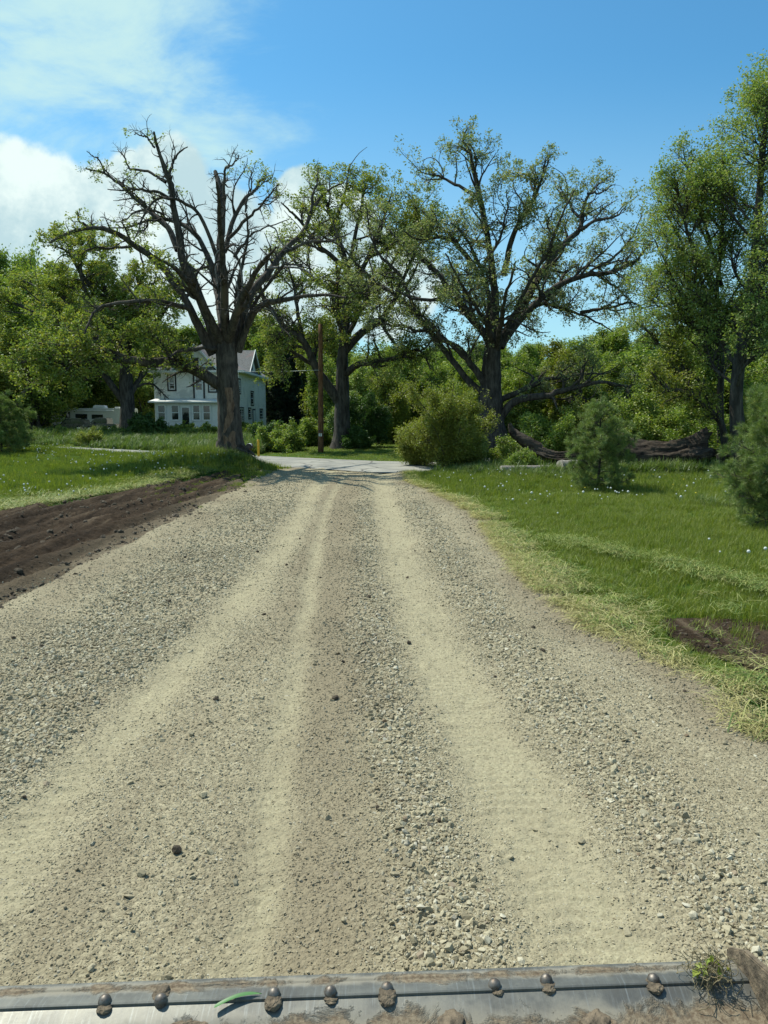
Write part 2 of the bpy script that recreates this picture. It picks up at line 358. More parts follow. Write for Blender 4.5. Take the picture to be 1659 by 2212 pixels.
# ------------------------------------------------------------------ gravel drive
TL = np.array([(PZ(X, Y).y, PZ(X, Y).x) for X, Y in ((-60, 1940), (60, 1800), (180, 1660), (300, 1530), (420, 1410), (530, 1290), (600, 1190), (650, 1110), (672, 1065))])
TR = np.array([(PZ(X, Y).y, PZ(X, Y).x) for X, Y in ((1290, 2080), (1190, 1880), (1090, 1700), (1000, 1540), (940, 1420), (900, 1310), (868, 1210), (842, 1120), (825, 1060))])
TL2 = np.array([(PZ(X, Y).y, PZ(X, Y).x) for X, Y in ((560, 1940), (590, 1700), (630, 1480), (665, 1280), (690, 1150), (705, 1090))])
def line(T, y): o = np.argsort(T[:, 0]); return np.interp(y, T[o, 0], T[o, 1])
def dtrack(x, y):             # 1 on the packed, dusty wheel tracks
    w = 0.08 * (fbm(x * 3, y * 1.2, 21) - 0.5)
    a = np.exp(-((x - line(TL, y) + w) / 0.25) ** 2); b = np.exp(-((x - line(TR, y) + w) / 0.30) ** 2)
    c = 0.75 * np.exp(-((x - line(TL2, y) + w) / 0.13) ** 2)
    t = np.maximum(np.maximum(a * 0.85, b * 1.0), c * .9) * (0.45 + 0.9 * fbm(x * 3.2, y * 1.3, 23, 5))
    return np.clip(sst(0.0, 1.05, t + 0.9 * t * (fbm(x * 14, y * 9, 25, 3) - 0.5)), 0, 1)
def dcoarse(x, y):            # 1 where the loose coarse stone lies
    n = fbm(x * 1.6, y * 0.8, 31, 4)
    left = np.exp(-((x - (line(TL, y) - 0.95)) / 0.55) ** 2)
    left = np.maximum(left, 0.8 * np.exp(-((x - (line(TL, y) - 0.45)) / 0.28) ** 2))
    mid = 0.95 * np.exp(-((x - (line(TR, y) - 0.50)) / 0.22) ** 2)
    right = 0.75 * np.exp(-((x - (line(TR, y) + 0.65)) / 0.26) ** 2)
    return np.clip((np.maximum(np.maximum(left, mid), right) + 0.26) * (0.45 + 1.1 * n) * (1 - 0.85 * dtrack(x, y)), 0, 1)
def dbrown(x, y):             # soil tracked over the stone
    n = fbm(x * 1.3 + 4, y * 0.7, 41, 4)
    mid = np.exp(-((x - (line(TL2, y) + 0.30)) / 0.46) ** 2) + 0.5 * np.exp(-((x - (line(TL, y) + 0.42)) / 0.22) ** 2)
    edge = sst(0.9, 0.1, xr(y) - x) + 0.9 * sst(1.1, 0.1, x - xl(y))
    return np.clip(sst(0.38, 0.72, n * 0.55 + 0.38 * mid + 0.36 * edge) * 0.95 * (1 - 0.8 * dtrack(x, y)), 0, 1)
def drive_h(x, y):
    h = H(x, y) + 0.007 * (fbm(x * 9, y * 9, 51, 3) - 0.5) + 0.03 * (fbm(x * 1.4, y * 0.6, 52, 3) - 0.5)
    tr = dtrack(x, y); h = h - 0.022 * tr
    h = h + 0.004 * 1.1 * np.sin((y + 0.15 * np.abs(x - line(TR, y)) + 0.10 * fbm(x * 5, y * 3, 57, 3)) * 2 * np.pi / 0.085) * sst(0.25, 0.6, tr) * (vnoise(x * 4, y * 3, 53) > 0.35)
    h = h + 0.02 * np.clip(dcoarse(x, y), 0, 1) + 0.008 * (vnoise(x * 45, y * 45, 54) - 0.5) * (1 - 0.8 * tr)
    return h
def gravel_mat():
    m, t = newmat('gravel_bed')
    tc = t.node('ShaderNodeTexCoord')
    tr = t.node('ShaderNodeAttribute', attribute_name='track'); br = t.node('ShaderNodeAttribute', attribute_name='brown')
    n1 = t.node('ShaderNodeTexNoise', {'Vector': (tc, 'Object'), 'Scale': 2.2, 'Detail': 8.0, 'Roughness': 0.65})
    n2 = t.node('ShaderNodeTexNoise', {'Vector': (tc, 'Object'), 'Scale': 55.0, 'Detail': 6.0, 'Roughness': 0.7})
    vo = t.node('ShaderNodeTexVoronoi', {'Vector': (tc, 'Object'), 'Scale': 42.0, 'Randomness': 1.0})
    vo2 = t.node('ShaderNodeTexVoronoi', {'Vector': (tc, 'Object'), 'Scale': 95.0})
    grey = t.node('ShaderNodeSeparateColor', {0: (vo, 'Color')})
    base = t.mix(t.remap((n1, 0), 0.35, 0.65), (0.235, 0.200, 0.125), (0.325, 0.285, 0.185))
    chips = t.mix((grey, 0), (0.20, 0.175, 0.115), (0.42, 0.375, 0.255))
    c = t.mix(0.55, base, chips)
    c = t.mix(t.remap((n2, 0), 0.42, 0.68, 0, 0.65), c, (0.155, 0.128, 0.085))
    c = t.mix(t.math('MULTIPLY', (br, 'Fac'), 0.85), c, (0.202, 0.168, 0.110))
    dust = t.mix(t.remap((n2, 0), 0.38, 0.62), (0.245, 0.215, 0.135), (0.375, 0.338, 0.220))
    dm = t.math('MULTIPLY', t.math('MULTIPLY', (tr, 'Fac'), t.remap((n1, 0), 0.3, 0.55, 0.6, 1.0)), t.remap((grey, 1), 0.1, 0.6, 0.55, 1.0), clamp=True)
    c = t.mix(dm, c, dust)
    b = t.node('ShaderNodeBsdfPrincipled', {'Roughness': 0.95, 'Specular IOR Level': 0.15}); t.l.new(c.outputs[2], b.inputs['Base Color'])
    hgt = t.math('ADD', t.math('MULTIPLY', (vo, 'Distance'), -1.0), t.math('MULTIPLY', (vo2, 'Distance'), -0.5))
    bp = t.node('ShaderNodeBump', {'Height': hgt, 'Distance': 0.009, 'Strength': t.remap((tr, 'Fac'), 0, 1, 0.85, 0.45)}); t.l.new(bp.outputs[0], b.inputs['Normal'])
    o = t.node('ShaderNodeOutputMaterial'); t.l.new(b.outputs[0], o.inputs[0]); return m
wob = lambda x, y, s: 0.35 * (fbm(x * 1.1, y * 1.1, s, 4) - 0.5)
drv = sheet('gravel_driveway', axis([(-6.5, -4.2, 0.08), (-4.2, 3.4, 0.02), (3.4, 6, 0.06)]), axis([(0.6, 1.9, 0.1), (1.9, 7.5, 0.02), (7.5, 14, 0.05), (14, 29.5, 0.1)]),
            gravel_mat(), 0.012, keep=lambda x, y: (x > xl(y) - 0.25 + wob(x, y, 61)) & (x < xr(y) + 0.12 + 0.5 * wob(x, y, 62)) & (y < road_near(x) + 0.9 + wob(x, y, 63)),
            attrs={'track': dtrack, 'brown': dbrown}, hfun=drive_h)
tag(drv, kind='structure')

# ------------------------------------------------------------------ bare soil beside the drive, and the rutted patch in the right verge
def soil_mat():
    m, t = newmat('bare_soil')
    tc = t.node('ShaderNodeTexCoord')
    mp = t.node('ShaderNodeMapping', {'Vector': (tc, 'Object'), 'Rotation': (0, 0, R(8)), 'Scale': (3.4, 0.22, 1)})
    n1 = t.node('ShaderNodeTexNoise', {'Vector': mp, 'Scale': 1.5, 'Detail': 8.0, 'Roughness': 0.65})
    n2 = t.node('ShaderNodeTexNoise', {'Vector': (tc, 'Object'), 'Scale': 26.0, 'Detail': 8.0, 'Roughness': 0.75})
    c = t.mix(t.remap((n1, 0), 0.35, 0.68), (0.028, 0.019, 0.012), (0.088, 0.060, 0.038))
    c = t.mix(t.remap((n1, 0), 0.56, 0.70, 0, 0.75), c, (0.155, 0.120, 0.080))
    c = t.mix(t.remap((n2, 0), 0.5, 0.7, 0, 0.5), c, (0.030, 0.022, 0.015))
    ed = t.node('ShaderNodeAttribute', attribute_name='edge')
    c = t.mix(t.math('MULTIPLY', (ed, 'Fac'), 0.85), c, (0.24, 0.195, 0.130))
    b = t.node('ShaderNodeBsdfPrincipled', {'Roughness': 0.95, 'Specular IOR Level': 0.1}); t.l.new(c.outputs[2], b.inputs['Base Color'])
    bp = t.node('ShaderNodeBump', {'Height': (n2, 0), 'Distance': 0.05, 'Strength': 1.0}); t.l.new(bp.outputs[0], b.inputs['Normal'])
    o = t.node('ShaderNodeOutputMaterial'); t.l.new(b.outputs[0], o.inputs[0]); return m
def soil_h(x, y):
    u = x - 0.5 * (xlawn(y) + xl(y))
    fd = sst(0.0, 0.8, xl(y) - x)
    h = H(x, y) - 0.010 + fd * (0.055 * np.sin(u * 2 * np.pi / 0.62 + 1.5 * fbm(x * .3, y * .25, 71)) + 0.02 + 0.06 * (fbm(x * 4, y * 1.5, 72, 4) - 0.5))
    cl = (vnoise(x * 1.6, y * 0.35, 73) > 0.45)
    return h + 0.010 * np.sin(y * 2 * np.pi / 0.13) * cl + 0.035 * (vnoise(x * 18, y * 18, 74) - 0.4) * (vnoise(x * 3, y * 1.2, 76) + 0.2) * (0.3 + fd)
SM = soil_mat()
so_ = sheet('bare_soil', axis([(-14, -8, 0.06), (-8, -3.2, 0.035)]), axis([(4, 16, 0.035), (16, 25.5, 0.07)]), SM, 0.008,
            keep=lambda x, y: (x > xlawn(y) + 0.25 + 1.6 * wob(x, y, 75)) & (x < xl(y) + 0.1 - 0.8 * sst(19, 24, y)) & (y < 24.3 + 3 * wob(x, y, 77)), hfun=soil_h,
            attrs={'edge': lambda x, y: np.clip(sst(1.1, 0.1, xl(y) - x) * (0.3 + 1.1 * fbm(x * 2, y, 79)), 0, 1)})
tag(so_, kind='structure')
PR = PZ(1560, 1420); 
def rut_h(x, y): return H(x, y) + 0.014 * np.sin((y + 0.10 * x) * 2 * np.pi / 0.11) * (vnoise(x * 2, y * 2, 83) > 0.25) + 0.02 * (vnoise(x * 16, y * 16, 84) - 0.5) - 0.01
def rut_in(x, y): return ((x - 3.75 + 0.45 * (y - 5.4)) / 0.75) ** 2 + ((y - 5.5) / 1.5) ** 2
ru = sheet('rutted_soil', axis([(1.8, 6.2, 0.03)]), axis([(3.5, 8.2, 0.025)]), SM, 0.004, keep=lambda x, y: (rut_in(x, y) + 2.2 * wob(x * 2, y * 2, 85) < 1.1) & (x > xr(y) + 0.3), hfun=rut_h,
           attrs={'edge': lambda x, y: 0 * x})
tag(ru, kind='structure')
def soil_zone(x, y): return ((x > xlawn(y) + 0.15) & (x < xl(y) + 0.1) & (y < 24.4))

# ------------------------------------------------------------------ county road
def road_mat():
    m, t = newmat('old_asphalt')
    tc = t.node('ShaderNodeTexCoord')
    n1 = t.node('ShaderNodeTexNoise', {'Vector': (tc, 'Object'), 'Scale': 0.8, 'Detail': 8.0, 'Roughness': 0.6})
    n2 = t.node('ShaderNodeTexNoise', {'Vector': (tc, 'Object'), 'Scale': 40.0, 'Detail': 5.0, 'Roughness': 0.7})
    vo = t.node('ShaderNodeTexVoronoi', {'Vector': t.node('ShaderNodeMix', {0: 0.22, 4: (tc, 'Object'), 5: (t.node('ShaderNodeTexNoise', {'Vector': (tc, 'Object'), 'Scale': 1.3}), 'Color')}, data_type='VECTOR'), 'Scale': 0.75}, feature='DISTANCE_TO_EDGE')
    for l in list(t.l):
        if l.to_node.bl_idname == 'ShaderNodeTexVoronoi': t.l.remove(l)
    mx = [n for n in t.n if n.bl_idname == 'ShaderNodeMix' and n.data_type == 'VECTOR'][0]; t.l.new(mx.outputs[1], vo.inputs['Vector'])
    c = t.mix(t.remap((n1, 0), 0.35, 0.65), (0.225, 0.222, 0.200), (0.32, 0.312, 0.270))
    c = t.mix(t.remap((n2, 0), 0.4, 0.7, 0, 0.4), c, (0.15, 0.148, 0.135))
    c = t.mix(t.remap((vo, 0), 0.035, 0.0, 0, 0.85), c, (0.055, 0.053, 0.048))
    b = t.node('ShaderNodeBsdfPrincipled', {'Roughness': 0.9, 'Specular IOR Level': 0.25}); t.l.new(c.outputs[2], b.inputs['Base Color'])
    o = t.node('ShaderNodeOutputMaterial'); t.l.new(b.outputs[0], o.inputs[0]); return m
us = np.concatenate([np.arange(-89, -20, 1.0), np.arange(-20, 12, 0.25), np.arange(12, 59, 1.0)]); vs = np.linspace(0, 1, 14)
U, Vv = np.meshgrid(us, vs); X = U
Y = road_near(U) * (1 - Vv) + road_far(U) * Vv + (Vv == 0) * 0.5 * (fbm(U * 0.8, U * 0 + 3, 88) - 0.5) + (Vv == 1) * 0.4 * (fbm(U * 0.9, U * 0 + 7, 89) - 0.5)
Z = 0.03 + 0.05 * np.sin(np.pi * Vv)
nx = len(us); i = (np.arange(len(vs) - 1)[:, None] * nx + np.arange(nx - 1)[None]).ravel()
rd = npmesh('country_road', np.stack([X, Y, Z], -1).reshape(-1, 3), np.stack([i, i + 1, i + nx + 1, i + nx], 1), [road_mat()], smooth=True)
tag(rd, kind='structure')

# ------------------------------------------------------------------ scattering of uncountable stuff
def hidden_coll(name, meshes):
    c = bpy.data.collections.new(name)
    for k, me in enumerate(meshes):
        o = bpy.data.objects.new('%s_%02d' % (name, k), me); c.objects.link(o)
    return c
def scatter(name, pts, rot, scl, idx, coll, extra=None, kind='stuff'):
    me = bpy.data.meshes.new(name); me.vertices.add(len(pts)); me.vertices.foreach_set('co', np.asarray(pts, np.float32).ravel())
    a = me.attributes.new('rot', 'FLOAT_VECTOR', 'POINT'); a.data.foreach_set('vector', np.asarray(rot, np.float32).ravel())
    scl = np.asarray(scl, np.float32)
    if scl.ndim == 1: scl = np.repeat(scl[:, None], 3, 1)
    a = me.attributes.new('scl', 'FLOAT_VECTOR', 'POINT'); a.data.foreach_set('vector', scl.ravel())
    a = me.attributes.new('idx', 'INT', 'POINT'); a.data.foreach_set('value', np.asarray(idx, np.int32))
    for k_, v_ in (extra or {}).items():
        a = me.attributes.new(k_, 'FLOAT', 'POINT'); a.data.foreach_set('value', np.asarray(v_, np.float32))
    o = bpy.data.objects.new(name, me); COL.objects.link(o); o['kind'] = kind
    ng = bpy.data.node_groups.new(name, 'GeometryNodeTree')
    ng.interface.new_socket('Geometry', in_out='INPUT', socket_type='NodeSocketGeometry')
    ng.interface.new_socket('Geometry', in_out='OUTPUT', socket_type='NodeSocketGeometry')
    N, L = ng.nodes, ng.links
    gi, go = N.new('NodeGroupInput'), N.new('NodeGroupOutput')
    ip = N.new('GeometryNodeInstanceOnPoints'); ci = N.new('GeometryNodeCollectionInfo')
    ci.inputs['Collection'].default_value = coll; ci.inputs['Separate Children'].default_value = True; ci.inputs['Reset Children'].default_value = True
    ip.inputs['Pick Instance'].default_value = True
    def attr(nm, ty):
        n = N.new('GeometryNodeInputNamedAttribute'); n.data_type = ty; n.inputs['Name'].default_value = nm; return n.outputs[0]
    e2r = N.new('FunctionNodeEulerToRotation')
    L.new(attr('rot', 'FLOAT_VECTOR'), e2r.inputs[0]); L.new(e2r.outputs[0], ip.inputs['Rotation'])
    L.new(attr('scl', 'FLOAT_VECTOR'), ip.inputs['Scale']); L.new(attr('idx', 'INT'), ip.inputs['Instance Index'])
    L.new(gi.outputs[0], ip.inputs['Points']); L.new(ci.outputs[0], ip.inputs['Instance']); L.new(ip.outputs[0], go.inputs[0])
    md = o.modifiers.new('scatter', 'NODES'); md.node_group = ng
    return o
def rand_in(x0, x1, y0, y1, n): return rng.uniform(x0, x1, n), rng.uniform(y0, y1, n)
def in_view(x, y, m=1.12): return np.abs(x) < m * 0.5235 * y + 0.6

# stones
def rock_mesh(seed, flat):
    r = np.random.default_rng(seed)
    bm = bmesh.new()
    pts = r.normal(size=(15, 3)); pts /= np.linalg.norm(pts, axis=1)[:, None]
    pts *= r.uniform(0.72, 1.05, (15, 1)); pts *= np.array([1.0, r.uniform(0.62, 0.95), flat])
    for p in pts: bm.verts.new(p)
    res = bmesh.ops.convex_hull(bm, input=bm.verts)
    bmesh.ops.delete(bm, geom=[v for v in bm.verts if not v.link_faces], context='VERTS')
    me = bpy.data.meshes.new('stone_shape'); bm.to_mesh(me); bm.free(); me.materials.append(M['stone']); return me
def stone_mat():
    m, t = newmat('crushed_stone')
    oi = t.node('ShaderNodeObjectInfo')
    r = t.node('ShaderNodeValToRGB', {0: (oi, 'Random')}); el = r.color_ramp.elements
    cs = [(0, (0.24, 0.205, 0.135)), (0.25, (0.30, 0.262, 0.172)), (0.55, (0.355, 0.315, 0.210)), (0.82, (0.41, 0.37, 0.26)), (0.95, (0.50, 0.47, 0.37)), (1, (0.20, 0.14, 0.09))]
    el[0].position, el[0].color = 0, (*cs[0][1], 1); el[1].position, el[1].color = 1, (*cs[-1][1], 1)
    for p, c in cs[1:-1]: e = el.new(p); e.color = (*c, 1)
    geo = t.node('ShaderNodeNewGeometry'); sp = t.node('ShaderNodeTexNoise', {'Vector': (geo, 'Position'), 'Scale': 160.0, 'Detail': 4.0})
    lo = t.node('ShaderNodeTexNoise', {'Vector': (geo, 'Position'), 'Scale': 1.3, 'Detail': 6.0})
    c = t.mix(t.remap((sp, 0), 0.42, 0.7, 0, 0.35), r, (0.24, 0.205, 0.13))
    c = t.mix(t.remap((lo, 0), 0.48, 0.64, 0, 0.35), c, (0.22, 0.178, 0.115))
    sa = t.node('ShaderNodeAttribute', attribute_name='soil', attribute_type='INSTANCER'); da = t.node('ShaderNodeAttribute', attribute_name='dust', attribute_type='INSTANCER')
    c = t.mix(t.math('MULTIPLY', (sa, 'Fac'), 0.6), c, (0.215, 0.178, 0.118)); c = t.mix(t.math('MULTIPLY', (da, 'Fac'), 0.35), c, (0.34, 0.305, 0.20))
    b = t.node('ShaderNodeBsdfPrincipled', {'Roughness': 0.92, 'Specular IOR Level': 0.2}); t.l.new(c.outputs[2], b.inputs['Base Color'])
    bp = t.node('ShaderNodeBump', {'Height': (sp, 0), 'Distance': 0.002, 'Strength': 0.8}); t.l.new(bp.outputs[0], b.inputs['Normal'])
    o = t.node('ShaderNodeOutputMaterial'); t.l.new(b.outputs[0], o.inputs[0]); return m
M['stone'] = stone_mat()
rocks = hidden_coll('stone_shape', [rock_mesh(k, 0.45 + 0.4 * (k % 4) / 3) for k in range(16)])
def stones():
    PX, PY, S = [], [], []
    for (y0, y1, dens, smin, mean) in ((1.9, 4.2, 15000, 0.0030, 0.0056), (4.2, 7.0, 7600, 0.0042, 0.0076), (7.0, 11.0, 3000, 0.0058, 0.0096), (11, 17, 950, 0.0080, 0.0128), (17, 26, 260, 0.011, 0.016)):
        n = int(dens * (y1 - y0) * 8.0); x, y = rand_in(-4.4, 3.6, y0, y1, n)
        keep = (x > xl(y) - 0.15 + 0.25 * rng.normal(size=n)) & (x < xr(y) + 0.05 + 0.15 * rng.normal(size=n)) & in_view(x, y, 1.25)
        x, y = x[keep], y[keep]
        co, tr, br = dcoarse(x, y), dtrack(x, y), dbrown(x, y)
        p = (0.42 + 0.9 * co) * (1 - 0.12 * tr) * (1 - 0.22 * br) * (0.55 + 0.9 * fbm(x * 2.6, y * 1.8, 35, 3))
        k = rng.random(len(x)) < p; x, y, co, tr = x[k], y[k], co[k], tr[k]
        s = smin + rng.exponential(1.0, len(x)) * (mean - smin) * (0.50 + 1.15 * co ** 1.4) * (1 - 0.25 * tr)
        s = np.clip(s * 1.08, smin, 0.028); PX.append(x); PY.append(y); S.append(s)
    # the few big ones
    x, y = rand_in(-4.0, 3.4, 1.9, 13, 900); k = (x > xl(y)) & (x < xr(y)) & (rng.random(900) > 0.75 * dtrack(x, y)); x, y = x[k], y[k]
    PX.append(x); PY.append(y); S.append(rng.uniform(0.014, 0.030, len(x)) * rng.uniform(0.7, 1.15, len(x)))
    # strays in the soil and the verge
    x, y = rand_in(-9, 5, 3, 18, 5000); k = (((x < xl(y)) & soil_zone(x, y) & (rng.random(5000) < np.exp(-(xl(y) - x) / 0.6))) | ((x > xr(y)) & (rng.random(5000) < np.exp(-(x - xr(y)) / 0.22)))); x, y = x[k], y[k]
    PX.append(x); PY.append(y); S.append(rng.uniform(0.008, 0.022, len(x)))
    x, y, s = np.concatenate(PX), np.concatenate(PY), np.concatenate(S)
    z = np.where((x > xl(y) - 0.3) & (x < xr(y) + 0.2), drive_h(x, y) + 0.012, H(x, y) + 0.02) + s * rng.uniform(-0.38, 0.32, len(s)) * (1 - .5 * dtrack(x, y)) 
    n = len(x); rot = np.stack([rng.normal(0, 0.45, n), rng.normal(0, 0.45, n), rng.uniform(0, 6.28, n)], 1)
    print('stones', n); flat_ = 1 - 0.55 * dtrack(x, y); rot[:, :2] *= flat_[:, None]
    return scatter('gravel', np.stack([x, y, z], 1), rot, np.stack([s, s, s * flat_], 1), rng.integers(0, 16, n), rocks, {'soil': dbrown(x, y), 'dust': dtrack(x, y)})
stones()

# soil clods
def clod_mesh(seed):
    r = np.random.default_rng(seed); bm = bmesh.new(); bmesh.ops.create_icosphere(bm, subdivisions=2, radius=1)
    for v in bm.verts: v.co *= 1 + 0.35 * (vnoise(np.array([v.co.x * 2.2 + seed]), np.array([v.co.y * 2.2 + v.co.z * 1.7]), seed)[0] - 0.4); v.co.z *= 0.7; v.co += Vector(r.normal(0, 0.05, 3))
    
    for v in bm.verts: v.co *= 1 + 0.28 * (r.random() - .5)
    me = bpy.data.meshes.new('clod_shape'); bm.to_mesh(me); bm.free(); me.materials.append(M['clod']); return me
clods = hidden_coll('clod_shape', [clod_mesh(k) for k in range(6)])
x, y = rand_in(-14, -3.2, 4, 25, 42000)
k = (soil_zone(x, y) & in_view(x, y, 1.25) & (rng.random(42000) < 0.05 + 1.0 * (vnoise(x * 2.4, y * 0.45, 91) - 0.42) + 0.5 * np.exp(-((xl(y) - 0.35 - x) / 0.2) ** 2)))
x, y = x[k], y[k]
x2, y2 = rand_in(-3.6, 3.4, 2.4, 14, 60); k = (x2 < xr(y2)) & (rng.random(60) > dtrack(x2, y2)); x2, y2 = x2[k], y2[k]
s = np.clip(rng.exponential(0.010, len(x)) + 0.006, 0, 0.06); s2 = rng.uniform(0.010, 0.022, len(x2))
x3, y3 = rand_in(1.5, 5.4, 3.6, 8, 2500); k = rut_in(x3, y3) < 1.0; x3, y3 = x3[k], y3[k]; s3 = rng.uniform(0.006, 0.022, len(x3))
z = np.concatenate([soil_h(x, y) + 0.01, drive_h(x2, y2) + 0.015 + s2 * .4, rut_h(x3, y3)]); x, y, s = np.concatenate([x, x2, x3]), np.concatenate([y, y2, y3]), np.concatenate([s, s2, s3])
scatter('soil_clods', np.stack([x, y, z], 1), rng.uniform(0, 6.28, (len(x), 3)) * [0.1, 0.1, 1], s, rng.integers(0, 6, len(x)), clods)

# grass tufts
def blades_mesh(name, seed, n, spread, h, w, lean, mat, flat=0.0, seg=3, zlo=0.0):
    r = np.random.default_rng(seed); V = []; F = []; A = []
    for b in range(n):
        a = r.uniform(0, 6.28); rr = spread * math.sqrt(r.random()); bx, by = rr * math.cos(a), rr * math.sin(a)
        hh = h * r.uniform(0.45, 1.1); la = r.uniform(0, 6.28); ln = lean * r.uniform(0.2, 1.4); ww = w * r.uniform(0.6, 1.3)
        dx, dy = math.cos(la), math.sin(la); px, py = -dy, dx; base = len(V)
        for i in range(seg + 1):
            t = i / seg
            if flat: ox, oz = hh * t, zlo + flat * hh * (0.25 + math.sin(t * 3.0) * r.uniform(0.1, 0.5))
            else: ox, oz = hh * ln * t * t, hh * (t - 0.35 * ln * t * t)
            wt = ww * (1 - t * 0.92) if not flat else ww * 0.8
            V += [(bx + dx * ox + px * wt, by + dy * ox + py * wt, oz), (bx + dx * ox - px * wt, by + dy * ox - py * wt, oz)]
        rv = r.random()
        for i in range(seg): F.append((base + 2 * i, base + 2 * i + 1, base + 2 * i + 3, base + 2 * i + 2)); A.append(rv)
    return npmesh(name, V, np.array(F), [mat], smooth=True, link=False, attrs={'rnd': ('FACE', A)})
tufts = hidden_coll('grass_tuft', [blades_mesh('grass_tuft', 100 + k, 46, 0.10, 0.15, 0.0028, 0.55, M['grass']) for k in range(5)])
tufts_far = hidden_coll('far_grass_tuft', [blades_mesh('far_grass_tuft', 120 + k, 80, 0.24, 0.17, 0.0065, 0.5, M['grass'], seg=2) for k in range(5)])
weeds = hidden_coll('weed_tuft', [blades_mesh('weed_tuft', 140 + k, 44, 0.14, 0.42, 0.014, 0.7, M['weed']) for k in range(4)])
clips = hidden_coll('clipping_tuft', [blades_mesh('clipping_tuft', 160 + k, 16, 0.13, 0.16, 0.0024, 0.4, M['clip'], flat=0.34) for k in range(4)] + [blades_mesh('green_clipping_tuft', 170 + k, 13, 0.13, 0.20, 0.0034, 0.4, M['clipgreen'], flat=0.5) for k in range(4)])
def lawn(x, y): return ((x > xr(y) + 0.10) | (x < xlawn(y) - 0.05) | ((y > 24.1) & (x < xl(y)) & (x > -12))) & (y < road_near(x) - 0.25)
def put(name, x, y, s, coll, nk, tilt=0.12, dz=-0.012):
    n = len(x); z = H(x, y) + dz - 0.015
    return scatter(name, np.stack([x, y, z], 1), np.stack([rng.normal(0, tilt, n), rng.normal(0, tilt, n), rng.uniform(0, 6.28, n)], 1), s, rng.integers(0, nk, n), coll)
# near
X_, Y_, S_ = [], [], []
for (y0, y1, d) in ((3.5, 8, 130), (8, 12, 105), (12, 18, 75)):
    w = 1.2 * .5235 * y1 + 1; n = int(2 * w * (y1 - y0) * d); x, y = rand_in(-w, w, y0, y1, n)
    rim = np.clip((x - xr(y) - 0.05) / np.interp(y, [4, 9], [1.0, .5]), 0, 1); pr = np.where(x > xr(y), 0.25 + 0.75 * sst(0.1, 0.6, rim + 0.5 * (fbm(x * 1.7, y * 1.7, 93) - 0.5)), sst(0, 0.9, xlawn(y) - x) * 0.9 + 0.1)
    pr = np.where((rut_in(x, y) < 1.2), pr * 0.12, pr)
    k = lawn(x, y) & in_view(x, y) & (rng.random(n) < pr); x, y = x[k], y[k]
    tall = 0.55 + 0.75 * fbm(x * 0.55, y * 0.55, 94) + 0.35 * (fbm(x * 2.5, y * 2.5, 95) > 0.6)
    s = np.stack([np.ones(len(x)), np.ones(len(x)), tall * rng.uniform(0.75, 1.2, len(x)) * np.where(x > 0, 0.35 + 0.65 * np.clip((x - xr(y)) / 1.6, 0, 1), 0.3 + 0.7 * np.clip((xlawn(y) - x) / 1.4, 0, 1))], 1)
    X_.append(x); Y_.append(y); S_.append(s)
put('lawn_grass', np.concatenate(X_), np.concatenate(Y_), np.concatenate(S_), tufts, 5)
# farther
X_, Y_, S_ = [], [], []
for (y0, y1, d) in ((18, 25, 26), (25, 45, 15)):
    w = 1.15 * .5235 * y1; n = int(2 * w * (y1 - y0) * d); x, y = rand_in(-w, w, y0, y1, n)
    k = (lawn(x, y)) & in_view(x, y); x, y = x[k], y[k]
    tall = 0.5 + 1.0 * fbm(x * 0.45, y * 0.45, 96) + 0.7 * np.exp(-((x + 5.8) ** 2 + (y - 26.3) ** 2) / 6)
    X_.append(x); Y_.append(y); S_.append(np.stack([tall * .9, tall * .9, tall * rng.uniform(0.7, 1.3, len(x))], 1))
for (y0, y1, d) in ((30, 48, 10), (48, 72, 4)):
    w = 1.1 * .5235 * y1; n = int(2 * w * (y1 - y0) * d); x, y = rand_in(-w, w, y0, y1, n)
    k = (y > road_far(x) + 0.2) & in_view(x, y); x, y = x[k], y[k]; t_ = np.full(len(x), 0.9 if y1 < 50 else 1.3)
    X_.append(x); Y_.append(y); S_.append(np.stack([t_, t_, t_ * 0.45 * rng.uniform(0.6, 1.3, len(x))], 1))
put('rough_grass', np.concatenate(X_), np.concatenate(Y_), np.concatenate(S_), tufts_far, 5)
# sparse grass on the tail of the soil strip
x, y = rand_in(-8, -3.4, 13, 25.6, 2600); k = soil_zone(x, y) & (rng.random(2600) < sst(15, 24, y) * sst(0.42, 0.62, fbm(x * 1.5, y * 0.5, 97)) * 0.9 + 0.5 * sst(22.5, 24, y)); x, y = x[k], y[k]
put('sparse_grass', x, y, rng.uniform(0.3, 0.7, len(x)), tufts, 5, dz=0.03)
# weeds: foot of the old oak, far side of the road, lawn edges on the left
WX, WY, WS = [], [], []
def patch(cx, cy, rx, ry, n, s0, s1):
    a = rng.normal(0, 0.5, (n, 2)); WX.append(cx + a[:, 0] * rx); WY.append(cy + a[:, 1] * ry); WS.append(rng.uniform(s0, s1, n))
patch(-5.6, 26.2, 2.6, 1.6, 170, 0.4, 0.95); patch(-4.6, 25.4, 1.0, 1.2, 60, 0.3, 0.7); patch(-12, 44, 8, 3.5, 420, 0.6, 1.7); patch(-18, 52, 9, 4, 420, 0.7, 1.8)
patch(-6.5, 40, 3.2, 2.6, 420, 0.8, 2.1); patch(-10, 50, 5, 4, 300, 0.9, 2.2); patch(-25, 60, 8, 6, 300, 1.0, 2.4); patch(-17, 64.5, 5, 1.0, 220, 0.8, 1.9)
patch(5.0, 27, 3.5, 1.8, 260, 0.5, 1.2); patch(6.5, 23.6, 4, 1.6, 300, 0.35, 0.9); patch(10.0, 23.7, 4.0, .5, 420, 0.6, 1.5); patch(7.8, 15.5, 1.2, 1.2, 60, 0.3, 0.7); patch(3.5, 25.5, 1.4, 1.2, 110, .4, .9)
